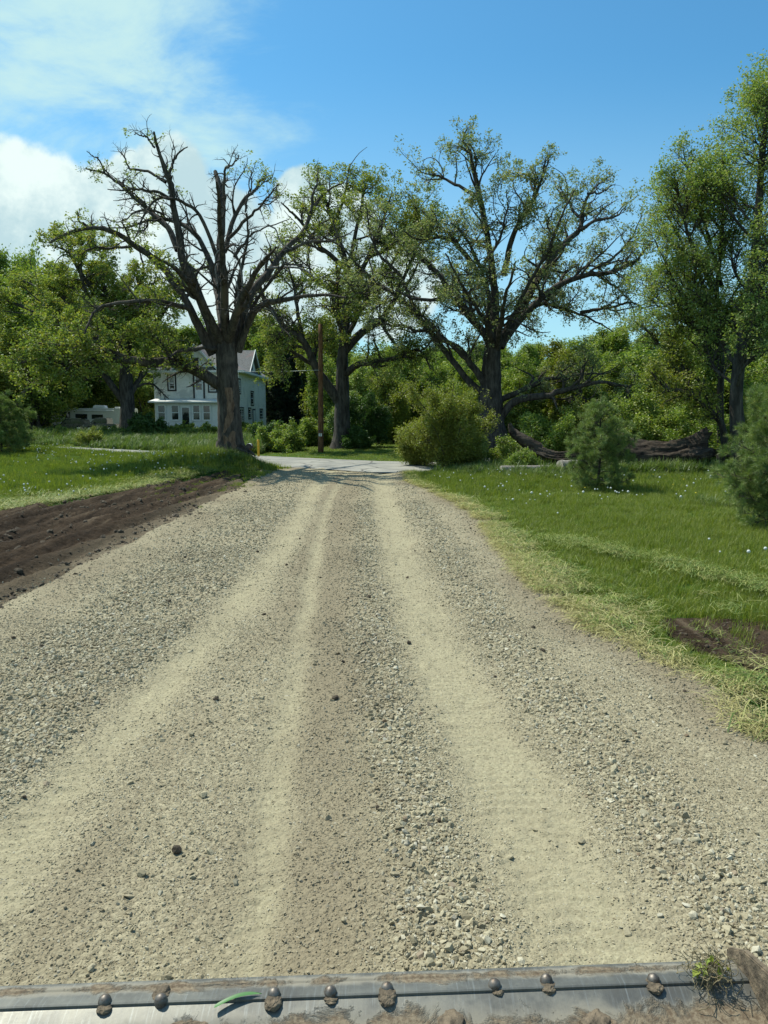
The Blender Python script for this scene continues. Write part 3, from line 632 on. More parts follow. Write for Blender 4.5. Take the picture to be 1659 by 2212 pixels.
x, y, s = np.concatenate(WX), np.concatenate(WY), np.concatenate(WS)
k = ((y < road_near(x) - 0.3) | (y > road_far(x) + 0.5)) & ((x > xr(y) + 0.5) | (x < xl(y) - 0.4)); x, y, s = x[k], y[k], s[k]
put('weeds', x, y, s, weeds, 4)
# dry clippings along both edges and in one windrow across the right lawn
CX, CY, CS = [], [], []
n = 8500; y = rng.uniform(2.6, 26, n) ** 1.0; off = np.abs(rng.normal(0.0, 0.42, n)) - 0.05
x = xr(y) + off * np.interp(y, [3, 8, 14, 22], [1.15, 0.62, 0.36, 0.3]); k = (x > xr(y) - 0.22) & (rng.random(n) < 4.5 * (fbm(x * 1.9, y * 1.9, 99, 4) - .38)) & in_view(x, y) & ((rut_in(x, y) > 0.9) | (rng.random(n) < 0.15))
CX.append(x[k]); CY.append(y[k]); CS.append(rng.uniform(0.7, 1.25, k.sum()))
n = 1500; y = rng.uniform(11, 24, n); x = xlawn(y) - np.abs(rng.normal(0.35, 0.42, n)); k = in_view(x, y); CX.append(x[k]); CY.append(y[k]); CS.append(rng.uniform(0.8, 1.5, k.sum()))
a0, a1 = PZ(1190, 1165), PZ(1690, 1310); n = 260; t_ = rng.random(n); x = a0.x + (a1.x - a0.x) * t_ + rng.normal(0, 0.13, n); y = a0.y + (a1.y - a0.y) * t_ + rng.normal(0, 0.16, n)
CX.append(x); CY.append(y); CS.append(rng.uniform(0.6, 1.0, n))
n = 260; x, y = rand_in(1.0, 5.2, 3.8, 9, n); k = x > xr(y); CX.append(x[k]); CY.append(y[k]); CS.append(rng.uniform(0.6, 1, k.sum()))
x, y, s = np.concatenate(CX), np.concatenate(CY), np.concatenate(CS)
inl = (x > xr(y) + 1.1)
scatter('dry_clippings', np.stack([x, y, H(x, y) + 0.012 + np.where(inl, 0.05, 0) + rng.uniform(0, 0.02, len(x))], 1), np.stack([rng.normal(0, .12, len(x)), rng.normal(0, .12, len(x)), rng.uniform(0, 6.28, len(x))], 1), s, np.where(rng.random(len(x)) < np.clip((x - xr(y)) / np.interp(y, [4, 9, 20], [1.6, 1.0, .7]) + .02, .06, .93) * (x > 0) + .55 * (x < 0), rng.integers(4, 8, len(x)), rng.integers(0, 4, len(x))), clips)
# green mown mat along the right verge under the clippings
# dandelions
def dand_mesh(mat, r0, flat):
    mb = bmesh.new(); bmesh.ops.create_icosphere(mb, subdivisions=2, radius=r0, matrix=Matrix.Translation((0, 0, 0.20)) @ Matrix.Scale(flat, 4, (0, 0, 1)))
    nf = len(mb.faces); bmesh.ops.create_cone(mb, segments=5, radius1=0.0025, radius2=0.002, depth=0.2, matrix=Matrix.Translation((0, 0, 0.1)))
    for i, f in enumerate(mb.faces): f.material_index = 0 if i < nf else 1
    me = bpy.data.meshes.new('dandelion_head'); mb.to_mesh(me); mb.free(); me.materials.append(mat); me.materials.append(M['stalk']); return me
dl = hidden_coll('dandelion_head', [dand_mesh(M['dand'], 0.024, 1), dand_mesh(M['dand'], 0.019, 0.9), dand_mesh(M['dandy'], 0.017, 0.5)])
DX, DY = [], []
for (a, b, c, d, n, th) in ((-22, -5.5, 16, 34, 1100, 0.46), (1.2, 16, 8, 26, 420, 0.52)):
    x, y = rand_in(a, b, c, d, n); k = lawn(x, y) & (rng.random(len(x)) < 3.5 * (fbm(x * 0.35, y * 0.35, 101) - th + .1)) ; DX.append(x[k]); DY.append(y[k])
c = PZ(1235, 1070, 0.15); x, y = rng.normal(c.x, 1.5, 36), rng.normal(c.y, 1.0, 36); DX.append(x); DY.append(y)
x, y = np.concatenate(DX), np.concatenate(DY); k = lawn(x, y); x, y = x[k], y[k]; n = len(x); print('dandelions', n)
scatter('dandelions', np.stack([x, y, H(x, y) + 0.0], 1), np.stack([rng.normal(0, .2, n), rng.normal(0, .2, n), rng.uniform(0, 6.28, n)], 1), rng.uniform(0.6, 1.15, n), rng.choice(3, n, p=[.5, .38, .12]), dl)

# ------------------------------------------------------------------ trees
def resample(P_, n):
    P_ = np.asarray(P_, float); m = len(P_)
    if m == 2: t = np.linspace(0, 1, n)[:, None]; return P_[0] * (1 - t) + P_[1] * t
    Q = np.vstack([2 * P_[0] - P_[1], P_, 2 * P_[-1] - P_[-2]]); out = []
    for s in np.linspace(0, m - 1 - 1e-6, n):
        i = int(s); t = s - i; a, b, c, d = Q[i:i + 4]
        out.append(0.5 * (2 * b + (c - a) * t + (2 * a - 5 * b + 4 * c - d) * t * t + (3 * b - a - 3 * c + d) * t ** 3))
    return np.array(out)
def tubes(Pth, Rad, k, jit=0.0, r=None):
    B, n, _ = Pth.shape; T = np.gradient(Pth, axis=1); T /= np.linalg.norm(T, axis=2, keepdims=True) + 1e-9
    mean = Pth[:, -1] - Pth[:, 0]; ref = np.eye(3)[np.argmin(np.abs(mean), axis=1)][:, None, :]
    Uv = ref - T * (T * ref).sum(2, keepdims=True); Uv /= np.linalg.norm(Uv, axis=2, keepdims=True) + 1e-9; W = np.cross(T, Uv)
    an = np.arange(k) * 2 * np.pi / k; c, s = np.cos(an), np.sin(an)
    RR = Rad[:, :, None] * (1 + (jit * r.normal(size=(B, n, k)) if jit else 0))
    V = Pth[:, :, None, :] + RR[..., None] * (Uv[:, :, None, :] * c[:, None] + W[:, :, None, :] * s[:, None])
    b, i, j = np.meshgrid(np.arange(B), np.arange(n - 1), np.arange(k), indexing='ij')
    f = lambda ii, jj: ((b * n + ii) * k + jj % k).ravel()
    return V.reshape(-1, 3), np.stack([f(i, j), f(i, j + 1), f(i + 1, j + 1), f(i + 1, j)], 1)
def spawn(Pth, Rad, N, t0, t1, ang, Lm, r, up=0.0, rk=0.6, rmax=None, weight=None, flatten=1.0):
    B, n, _ = Pth.shape; ln = np.linalg.norm(np.diff(Pth, axis=1), axis=2).sum(1)
    w = ln if weight is None else weight; b = r.choice(B, N, p=w / w.sum()); t = t0 + (t1 - t0) * r.random(N) ** 0.85
    s = t * (n - 1); i = np.minimum(s.astype(int), n - 2); f = (s - i)[:, None]
    S = Pth[b, i] * (1 - f) + Pth[b, i + 1] * f; T = Pth[b, i + 1] - Pth[b, i]; T /= np.linalg.norm(T, axis=1, keepdims=True) + 1e-9
    rp = Rad[b, i] * (1 - f[:, 0]) + Rad[b, i + 1] * f[:, 0]
    q = r.normal(size=(N, 3)); q -= T * (q * T).sum(1, keepdims=True); q /= np.linalg.norm(q, axis=1, keepdims=True) + 1e-9
    a = r.uniform(ang[0], ang[1], N)[:, None]; D = T * np.cos(a) + q * np.sin(a); D[:, 2] = D[:, 2] * flatten + up; D /= np.linalg.norm(D, axis=1, keepdims=True)
    L = Lm * r.uniform(0.55, 1.15, N) * (1.25 - 0.95 * t)
    R0 = np.minimum(rp * rk, L * 0.05 if rmax is None else rmax)
    return S, D, L, R0
def grow(S, D, L, n, wig, up, r):
    B = len(S); Pt = np.zeros((B, n, 3)); Pt[:, 0] = S; d = D.copy(); st = (L / (n - 1))[:, None]; w = r.normal(size=(B, 3)) * wig
    for i in range(1, n):
        w = 0.55 * w + r.normal(size=(B, 3)) * wig; d = d + w; d[:, 2] += up; d /= np.linalg.norm(d, axis=1, keepdims=True); Pt[:, i] = Pt[:, i - 1] + d * st
    return Pt
def leaves(C, per, rad, size, r, aspect=0.55, up=0.35, mat=None, droop=0.0):
    """rhombic leaves, each folded along its midrib, in clusters round the points C"""
    N = len(C) * per; c = np.repeat(C, per, 0) + r.normal(size=(N, 3)) * rad * 0.6
    ax = r.normal(size=(N, 3)); ax[:, 2] = ax[:, 2] * 0.6 - droop; ax /= np.linalg.norm(ax, axis=1, keepdims=True)
    nr = r.normal(size=(N, 3)); nr[:, 2] = np.abs(nr[:, 2]) + up; nr -= ax * (nr * ax).sum(1, keepdims=True); nr /= np.linalg.norm(nr, axis=1, keepdims=True) + 1e-9
    sd_ = np.cross(nr, ax); s = (size * r.uniform(0.6, 1.35, N))[:, None]
    V = np.stack([c - ax * s * 0.5, c + sd_ * s * aspect * 0.5 + nr * s * 0.10, c + ax * s * 0.5, c - sd_ * s * aspect * 0.5 + nr * s * 0.10], 1)
    cl = np.repeat(r.random(len(C)), per); rv = np.clip(0.62 * cl + 0.38 * r.random(N) + r.normal(0, 0.04, N), 0, 1)
    return V.reshape(-1, 3), np.arange(N * 4).reshape(-1, 4), rv
class Tree:
    def __init__(s, seed): s.r = np.random.default_rng(seed); s.W = []; s.L = []; s.nv = 0
    def wood(s, Pt, Rd, k, jit=0.0): s.W.append(tubes(Pt, Rd, k, jit, s.r))
    def mains(s, limbs, n=22, k=9, jit=0.03, wig=0.0):
        """limbs: list of (points (m,3), r0, r1)"""
        Pt = np.array([resample(l[0], n) for l in limbs]); Rd = np.array([np.interp(np.linspace(0, 1, n), np.linspace(0, 1, len(l[1])), l[1]) for l in limbs])
        if wig:
            nz = np.cumsum(s.r.normal(size=Pt.shape) * wig, axis=1); nz -= nz * np.linspace(0, 1, n)[None, :, None] * 0.6; nz[:, 0] = 0
            Pt = Pt + nz * np.minimum(1.0, np.linspace(0, 3, n))[None, :, None]
        s.wood(Pt, Rd, k, jit); return Pt, Rd
    def level(s, Pt, Rd, N, t0, t1, ang, Lm, n, wig, up, k, rtip=0.25, sup=0.0, rk=0.6, rmax=None, weight=None, flatten=1.0):
        S, D, L, R0 = spawn(Pt, Rd, N, t0, t1, ang, Lm, s.r, sup, rk, rmax, weight, flatten)
        Q = grow(S, D, L, n, wig, up, s.r); Rr = R0[:, None] * np.linspace(1, rtip, n)[None]; s.wood(Q, Rr, k); return Q, Rr
    def crown(s, C, per, rad, size, **kw): s.L.append(leaves(C, per, rad, size, s.r, **kw))
    def finish(s, root, bark, leaf, wood='trunk', crown='crown'):
        V, F, b = [], [], 0
        for v, f in s.W: V.append(v); F.append(f + b); b += len(v)
        o = npmesh(wood, np.concatenate(V), np.concatenate(F), [bark], smooth=True, parent=root)
        c = None
        if s.L:
            V, F, A, b = [], [], [], 0
            for v, f, a in s.L: V.append(v); F.append(f + b); A.append(a); b += len(v)
            c = npmesh(crown, np.concatenate(V), np.concatenate(F), [leaf], parent=root, attrs={'rnd': ('FACE', np.concatenate(A))})
        return o, c
def pxlimb(pts, d0, r0, r1, dz, power=1.0, mid=None):
    """a limb read off the photograph: (X, Y) places, its own depth running from d0 to d0+dz, radii in picture units at depth d0"""
    n = len(pts); out = []
    for i, (X, Y) in enumerate(pts):
        t = i / (n - 1); out.append(P(X, Y, d0 + dz * t ** power))
    sc = d0 / FPX * 1.02
    return (np.array(out), [r0 * sc, (mid if mid else (r0 * 0.55 + r1 * 0.45)) * sc, r1 * sc])
def crop5(L): return [(109.7 + x * .3968, 219.4 + y * .3968) for x, y in L]
def crop4(L): return [(658.3 + x * .496, 219.4 + y * .496) for x, y in L]
def crop1(L): return [(x * .3968, 658.3 + y * .3968) for x, y in L]
def crop6(L): return [(1042.4 + x * .3717, 768 + y * .3717) for x, y in L]
def crop2(L): return [(630.9 + x * .2976, 658.3 + y * .2976) for x, y in L]
def rebase(root):
    """put the Empty at its own base and keep the children's geometry where it is"""
    for ch in [o for o in COL.objects if o.parent == root]: ch.location = (-root.location.x, -root.location.y, -root.location.z)

# --- the half dead old oak by the drive
def dead_oak():
    d = 27.3; base = P(497, 972, d); root = empty('oak_tree', (base.x, d, float(H(base.x, d))), 'half dead old oak with bare twisted limbs and a split trunk beside the left verge', 'tree')
    T = Tree(11); foot = 0.35
    trunk = (np.array([Vector((P(499, 1000, d).x, d, float(H(base.x, d)) - 0.25)), P(499, 962, d), P(495, 900, d), P(493, 840, d), P(490, 780, d), P(488, 735, d), P(486, 700, d)]), [38 * d / FPX, 28 * d / FPX, 24.5 * d / FPX, 23 * d / FPX, 22 * d / FPX, 22 * d / FPX, 16 * d / FPX])
    T.mains([trunk], n=26, k=18, jit=0.035)
    roots = []
    for a in np.linspace(0, 6.28, 8)[:-1] + 0.3:
        p0 = Vector((base.x, d, root.location.z + 0.55)); q = Vector((math.cos(a), math.sin(a), 0))
        roots.append((np.array([p0 + q * 0.32, p0 + q * 0.52 + Vector((0, 0, -0.36)), p0 + q * 0.95 + Vector((0, 0, -0.66))]), [0.20, 0.15, 0.05]))
    T.mains(roots, n=8, k=8, jit=0.05)
    A = [ # crop5 polylines, r0, r1, depth run
        ([(900, 1330), (850, 1160), (780, 960), (715, 840), (695, 700), (655, 560), (632, 430), (600, 330), (566, 220), (556, 150)], 17, 2.2, -1.2),
        ([(650, 500), (652, 400), (665, 330), (700, 270), (752, 240)], 7, 1.2, 0.5), ([(566, 250), (520, 225), (460, 200)], 3.5, 1.0, .4),
        ([(690, 810), (640, 700), (570, 620), (500, 560), (430, 495), (340, 430), (285, 380), (180, 350)], 11, 1.6, 1.8),
        ([(652, 530), (560, 472), (450, 462), (380, 480), (300, 475)], 5.5, 1.0, -1.2), ([(625, 440), (550, 390), (460, 380), (425, 310), (380, 258)], 5, 0.9, 1.4),
        ([(300, 400), (270, 340), (235, 310), (200, 275)], 3, .8, -.6), ([(500, 560), (440, 560), (420, 595)], 3, .8, -.6),
        ([(880, 1380), (800, 1220), (750, 1110), (650, 960), (560, 870), (440, 790), (350, 715), (250, 690), (110, 720), (0, 780)], 14, 2.5, -2.2),
        ([(210, 688), (165, 630), (130, 583)], 4, 1.6, -.3), ([(440, 790), (300, 790), (200, 805), (150, 860)], 5, 1.0, -.8),
        ([(890, 1360), (770, 1150), (680, 1100), (580, 1082), (450, 1080), (300, 1100), (222, 1165), (192, 1260)], 10, 1.8, -3.2),
        ([(930, 1000), (860, 860), (800, 740), (700, 665), (600, 640), (520, 650), (430, 685), (310, 690)], 10, 1.4, 2.4),
        ([(930, 930), (860, 740), (780, 610), (700, 565), (580, 545), (510, 600), (470, 700), (450, 770)], 7, 1.2, -1.8),
        ([(600, 640), (520, 660), (480, 700), (370, 695)], 4, 1, .6), ([(620, 620), (560, 600), (460, 600), (370, 650), (265, 625)], 4, .8, -.6),
        ([(955, 1330), (940, 1080), (935, 850), (945, 650), (935, 520), (905, 440), (888, 385)], 15, 5.0, 1.4),
        ([(945, 820), (985, 680), (1050, 565), (1100, 490), (1140, 425), (1190, 400)], 9, 1.2, 1.6), ([(945, 560), (960, 400), (1000, 350), (1025, 315)], 5, 1.0, -.6),
        ([(975, 740), (1080, 610), (1160, 540), (1230, 450)], 6, 1.0, -1.6), ([(1060, 600), (1075, 480), (1080, 380)], 3.5, .8, .5), ([(1130, 560), (1200, 530), (1270, 500)], 3, .7, .5),
        ([(1000, 1330), (1080, 1070), (1190, 935), (1265, 820), (1370, 700), (1415, 580), (1500, 480), (1590, 440)], 15, 1.8, 3.0),
        ([(1415, 600), (1440, 450), (1452, 345)], 4.5, .9, .6), ([(1265, 820), (1400, 780), (1540, 760), (1650, 720)], 6, 1.0, 1.5),
        ([(1040, 1260), (1120, 1090), (1230, 930), (1290, 905), (1400, 925)], 7, 1.2, -2.5), ([(1300, 640), (1200, 670), (1130, 690), (1060, 760), (1000, 830)], 1.2, 4, 0),
        ([(1020, 1360), (1100, 1160), (1180, 1075), (1300, 1050), (1450, 1028), (1600, 1045)], 13, 2.0, -2.6),
        ([(1040, 1320), (1130, 1150), (1200, 1135), (1250, 1230), (1300, 1290)], 4, .8, -2.2),
        ([(930, 1345), (850, 1352), (740, 1350), (690, 1362), (655, 1392)], 7, 2.2, -2.4),
        ([(1000, 1100), (1030, 1000), (1020, 880), (960, 780), (905, 830), (890, 930)], 4, 1.2, -2.2), ([(1010, 1180), (1030, 1060), (960, 940), (1000, 950)], 3, .9, -1.6),
        ([(1010, 1350), (1050, 1200), (1030, 1030), (1060, 850), (1080, 720), (1075, 610)], 8, 1.6, -1.0)]
    limbs = [pxlimb(crop5(p), d, r0 * .62, r1 * .85, dz) for p, r0, r1, dz in A]
    # limb towards and away from the viewer, which the outline cannot show
    c = P(487, 720, d)
    for a, h, ln in ((-80, 0.9, 4.6), (-55, 0.5, 4.4), (75, 0.7, 5.2), (110, 0.8, 4.8), (250, 0.45, 4.0)):
        q = Vector((math.cos(R(a)), math.sin(R(a)), 0)); limbs.append((np.array([c - Vector((0, 0, .5)), c + q * ln * .35 + Vector((0, 0, h * 1.6)), c + q * ln * .7 + Vector((0, 0, h * 3.4)), c + q * ln + Vector((0, 0, h * 4.2))]), [0.19, 0.1, 0.03]))
    low = [pxlimb(crop1([(1200, 440), (1130, 395), (1060, 350), (990, 322), (930, 310), (820, 312), (720, 300), (600, 290)]), d, 13, 7.5, -1.6), pxlimb(crop1([(600, 290), (520, 305), (450, 335), (380, 375), (280, 420), (200, 440), (120, 480)]), d - 1.6, 7.5, 2.0, -1.2),
           pxlimb(crop1([(720, 300), (600, 255), (480, 230), (330, 225), (200, 210)]), d - 1.3, 5, 1.4, -1.8), pxlimb(crop1([(930, 310), (900, 240), (860, 190), (800, 140)]), d - 1.1, 3.5, 1, -.8),
           pxlimb(crop1([(520, 305), (400, 330), (300, 300), (160, 300), (40, 330)]), d - 1.9, 4, 1, -2), pxlimb(crop1([(600, 290), (520, 180), (400, 120), (250, 100)]), d - 1.6, 4, 1, 1.0)]
    Pt, Rd = T.mains(limbs, n=24, k=8, jit=0.05, wig=0.032); Pl, Rl = T.mains(low, n=24, k=9, jit=0.04, wig=0.015)
    # bare side branches and twigs
    Q0, R0 = T.level(Pt, Rd, 90, 0.18, 0.85, (0.4, 1.0), 2.1, 12, 0.17, 0.035, 6, rk=0.5, sup=0.3, rmax=.06)
    Qx, Rx = T.level(Q0, R0, 330, 0.15, 1.0, (0.5, 1.2), 0.7, 7, 0.22, 0.04, 4, rk=0.6, sup=0.25, rmax=.025)
    Qy, Ry = T.level(Qx, Rx, 900, 0.15, 1.0, (0.4, 1.1), 0.32, 5, 0.22, 0.04, 4, rk=0.7, sup=0.15, rmax=0.011)
    Q1, R1 = T.level(Pt, Rd, 420, 0.22, 1.0, (0.5, 1.2), 0.95, 8, 0.22, 0.03, 5, rk=0.55, sup=0.25)
    Q2, R2 = T.level(Q1, R1, 1700, 0.2, 1.0, (0.4, 1.1), 0.42, 5, 0.22, 0.04, 4, rk=0.7, sup=0.15, rmax=0.012)
    Qs, Rs = T.level(Pt, Rd, 600, 0.35, 1.0, (0.6, 1.4), 0.30, 4, 0.25, 0.05, 4, rk=0.4, sup=0.2, rmax=0.012)
    # leaves only in tight sprays along some limbs
    tip = np.concatenate([Q2[:, -1], Qs[:, -1], Qs[:, 2], Qy[:, -1]]); liv = vnoise(tip[:, 0] * 0.55 + 3, tip[:, 2] * 0.45 + tip[:, 1] * 0.3, 5); tip = tip[(liv > 0.56) & (T.r.random(len(tip)) < .8)]
    T.crown(tip, 9, 0.10, 0.085)
    # the low living limb
    K1, S1 = T.level(Pl, Rl, 150, 0.12, 1.0, (0.5, 1.2), 1.25, 8, 0.20, 0.03, 5, rk=0.5, sup=0.15)
    K2, S2 = T.level(K1, S1, 800, 0.15, 1.0, (0.4, 1.1), 0.55, 5, 0.2, 0.03, 4, rk=0.7, rmax=0.012)
    C_ = np.concatenate([K2[:, -1], K2[:, 3], K1[:, -1]]); Xp = 829.5 + FPX * C_[:, 0] / C_[:, 1]; Yp = 895 + FPX * (CH - C_[:, 2]) / C_[:, 1]
    T.crown(C_[(Xp < 315) & (Yp < 862) | (T.r.random(len(C_)) < np.where(Yp < 800, .5, .06))], 11, 0.13, 0.095)
    T.finish(root, M['bark_old'], M['leaf_oak'])
    # strip of bare wood where the bark has gone, on the viewer's side
    V = []; F = []; ns, nv = 9, 24
    for i in range(nv):
        t = i / (nv - 1); Yp = 968 - t * 130; w = (13 + 5 * math.sin(t * 7) - 6 * t ** 4 + 2 * random.random()); cxp = 509 - 3 * t; rr = np.interp(t, [0, .1, .3, 1], [28, 26, 24.6, 23.2]) * d / FPX
        for j in range(ns):
            xx = (cxp + (j / (ns - 1) - .5) * 2 * w - 829.5) / FPX * d; c0 = (np.interp(t, [0, 1], [499, 493]) - 829.5) / FPX * d
            dx = np.clip((xx - c0) / rr, -0.93, 0.93); V.append((c0 + dx * rr * 1.045, d - math.sqrt(1 - dx * dx) * rr * 1.075 - 0.012 * random.random(), P(0, Yp, d).z))
    for i in range(nv - 1):
        for j in range(ns - 1): F.append((i * ns + j, i * ns + j + 1, (i + 1) * ns + j + 1, (i + 1) * ns + j))
    npmesh('bare_wood', V, np.array(F), [M['bare_wood']], smooth=True, parent=root)
    # bleached dead branches
    bl = [pxlimb(crop5(p), d - 1.0, r0, r1, dz) for p, r0, r1, dz in (([(1190, 905), (1290, 900), (1380, 915), (1440, 960)], 2.6, 1.0, -.5), ([(1010, 1130), (1040, 1010), (1030, 930), (1025, 860)], 2.4, 1, -.3), ([(905, 985), (900, 900), (905, 830), (955, 785)], 2.2, 1, -.3), ([(950, 1160), (985, 1100), (1020, 1060), (1000, 960), (930, 940)], 2.2, .8, -.3), ([(1160, 1130), (1200, 1135), (1230, 1190)], 2, .8, -.3), ([(1180, 670), (1230, 700), (1250, 760), (1300, 800)], 2, .8, 0))]
    for q_, lb in enumerate(bl):
        Bt = Tree(12 + q_); Bp, Br = Bt.mains([lb], n=12, k=6, jit=0.05, wig=0.01); Bt.level(Bp, Br, 5, 0.3, 1, (.6, 1.2), .35, 5, .2, 0, 4); Bt.finish(root, M['bleached'], M['leaf_oak'], wood='bleached_branch')
    rebase(root)
dead_oak()

def big_oak(seed, d, root, limbs, leaf, n1, n2, n3, L1, L2, L3, per, lsize, bark='bark', t0=0.25, wig=0.03, sup=0.12, k=9, zmin=0):
    T = Tree(seed); Pt, Rd = T.mains(limbs, n=24, k=k, jit=0.03, wig=wig)
    Q0, R0 = T.level(Pt[1:], Rd[1:], int(n1 * .28), t0 * .8, .72, (0.5, 1.05), min(L1 * 1.9, 3.4), 12, 0.15, 0.03, 6, rk=0.55, sup=sup + .05, rmax=.075)
    Qa, Ra = T.level(Pt[1:], Rd[1:], int(n1 * .6), t0, 1.0, (0.5, 1.15), L1, 9, 0.17, 0.03, 5, rk=0.6, sup=sup); Qb, Rb = T.level(Q0, R0, int(n1 * .7), .15, 1.0, (0.5, 1.1), L1 * .8, 9, 0.17, 0.03, 5, rk=0.6, sup=sup)
    Q1, R1 = np.concatenate([Qa, Qb]), np.concatenate([Ra, Rb])
    Q2, R2 = T.level(Q1, R1, n2, 0.15, 1.0, (0.45, 1.15), L2, 6, 0.20, 0.03, 4, rk=0.65, rmax=0.03, sup=0.05)
    Q3, R3 = T.level(Q2, R2, n3, 0.1, 1.0, (0.4, 1.1), L3, 4, 0.2, 0.02, 3, rk=0.7, rmax=0.017)
    C_ = np.concatenate([Q3[:, -1], Q2[:, -1]]); T.crown(C_[C_[:, 2] > zmin], per, 0.12 * d / 36 if d < 50 else .22, lsize)
    T.finish(root, M[bark], M[leaf]); rebase(root)

def extra_limbs(c, d, spec):
    out = []
    for a, ln, h, r0 in spec:
        q = Vector((math.cos(R(a)), math.sin(R(a)), 0)); out.append((np.array([c, c + q * ln * .3 + Vector((0, 0, h * .3)), c + q * ln * .7 + Vector((0, 0, h * .65)), c + q * ln + Vector((0, 0, h))]), [r0, r0 * .55, 0.03]))
    return out
# --- middle oak, beyond the road
d = 41; b = P(737, 975, d); root = empty('oak_tree', (b.x, d, float(H(b.x, d))), 'forked leafy oak just right of the utility pole across the road', 'tree')
L = [(np.array([Vector((b.x, d, root.location.z - .2)), P(738, 940, d), P(738, 890, d), P(736, 840, d), P(738, 780, d), P(741, 720, d), P(747, 650, d)]), [28 * d / FPX, 19 * d / FPX, 16.5 * d / FPX, 15 * d / FPX, 12 * d / FPX, 10 * d / FPX, 8 * d / FPX])]
for p, r0, r1, dz in [([(742, 740), (752, 650), (748, 570), (722, 480), (705, 430), (690, 385)], 9, 1.3, 1.5), ([(731, 865), (700, 820), (680, 790), (655, 735), (610, 700), (570, 640), (560, 590)], 11, 2, -2.0), ([(680, 790), (650, 770), (630, 760), (600, 775)], 5, 1, -1),
                      ([(742, 760), (780, 720), (822, 690), (850, 650), (880, 610), (905, 560)], 10, 1.5, 2.5), ([(745, 810), (770, 790), (800, 785), (850, 775), (900, 760), (930, 800)], 8, 1.3, -2.5), ([(820, 690), (850, 740), (880, 765)], 4, 1, -1),
                      ([(750, 640), (790, 560), (820, 480), (845, 415)], 6, 1.2, -2), ([(748, 580), (700, 540), (650, 480), (610, 440)], 5.5, 1.2, -2), ([(752, 640), (690, 610), (640, 570), (600, 510)], 5, 1.2, 2.5), ([(722, 480), (740, 420), (745, 380)], 4, 1, 1), ([(790, 560), (850, 530), (900, 480)], 4, 1, 1.5), ([(850, 650), (885, 560), (900, 470), (880, 425)], 4, 1, -1.5), ([(748, 600), (770, 500), (785, 420), (780, 390)], 5, 1, 1), ([(655, 735), (640, 640), (620, 560)], 5, 1, 1)]:
    L.append(pxlimb(p, d, r0, r1, dz))
L += extra_limbs(P(742, 740, d), d, [(-90, 5, 3.5, .16), (90, 6, 4, .16), (60, 5, 5.5, .14), (-50, 5, 4.5, .14)])
big_oak(21, d, root, L, 'leaf_oak', 280, 2200, 7600, 2.1, 0.95, 0.40, 6, 0.12)
# --- right oak
d = 36; b = P(1072, 965, d); root = empty('oak_tree', (b.x, d, float(H(b.x, d))), 'wide spreading oak in young leaf behind the big yellow green bush', 'tree')
L = [(np.array([Vector((b.x, d, root.location.z - .2)), P(1068, 940, d), P(1068, 880, d), P(1070, 820, d), P(1072, 770, d), P(1072, 720, d), P(1074, 660, d)]), [40 * d / FPX, 30 * d / FPX, 27 * d / FPX, 22 * d / FPX, 19 * d / FPX, 15 * d / FPX, 8 * d / FPX])]
for p, r0, r1, dz in [([(830, 1080), (832, 950), (830, 830), (815, 700), (800, 560), (776, 430), (755, 320), (738, 230), (705, 175), (715, 120)], 12, 1.3, 1.0), ([(810, 1060), (795, 980), (790, 870), (762, 745), (740, 660), (690, 570), (640, 530)], 8, 1.3, -2.5),
                      ([(850, 1070), (900, 960), (960, 870), (1040, 740), (1110, 650), (1190, 565), (1200, 480), (1225, 400), (1300, 330)], 14, 1.3, 2.0), ([(865, 760), (905, 610), (960, 500), (1005, 400), (1035, 310), (1062, 250)], 8, 1.3, -1.5), ([(1000, 390), (950, 330), (905, 325)], 3.5, .9, 1),
                      ([(870, 1040), (950, 930), (1010, 870), (1100, 775), (1200, 745), (1320, 725), (1420, 690), (1455, 640), (1500, 600)], 10, 1.3, -3.0), ([(930, 960), (1000, 895), (1060, 890), (1150, 915), (1250, 950), (1330, 1000)], 7, 1.2, 2.5), ([(1190, 565), (1270, 530), (1350, 515), (1410, 460)], 5, 1, -1), ([(1190, 500), (1120, 430), (1090, 390)], 4, 1, 1), ([(480, 910), (420, 760), (340, 640), (300, 520), (285, 430)], 5, 1, -1.5), ([(640, 850), (560, 720), (430, 610), (330, 530), (240, 460)], 5, 1, 2), ([(380, 830), (300, 800), (200, 790), (110, 760)], 5, 1, 1), ([(560, 1000), (450, 980), (330, 960), (230, 900)], 5, 1, -2), ([(1250, 740), (1330, 800), (1400, 850), (1440, 940)], 4, 1, 2),
                      ([(800, 1040), (760, 980), (700, 910), (640, 850), (560, 875), (460, 862), (390, 830)], 10, 1.5, -2.5), ([(822, 1312), (745, 1245), (690, 1180), (640, 1110), (560, 1000), (480, 910), (390, 830), (280, 760), (210, 690), (150, 610), (110, 500)], 10, 1.4, 2.0), ([(750, 740), (690, 650), (620, 590), (560, 580), (490, 600), (430, 570)], 7, 1.2, -2), ([(770, 420), (700, 385), (620, 345), (560, 290), (505, 300)], 5, 1, 1.5), ([(750, 330), (710, 250), (650, 205)], 3.5, .8, -1), ([(738, 240), (790, 240), (850, 210)], 3, .8, 1),
                      ([(1040, 740), (1130, 640), (1060, 540), (1080, 470)], 4, 1, -2), ([(1270, 720), (1350, 680), (1420, 600), (1480, 500)], 4, 1, 1.5), ([(1200, 920), (1300, 900), (1400, 870), (1500, 900)], 5, 1, -2), ([(780, 700), (850, 600), (880, 480), (870, 400)], 4, 1, -2), ([(640, 850), (600, 760), (540, 700), (450, 650), (380, 560)], 5, 1, 1.5), ([(1230, 400), (1290, 400), (1350, 360)], 3, .8, .5)]:
    L.append(pxlimb(crop4(p), d, r0 * .8, r1 * .9, dz))
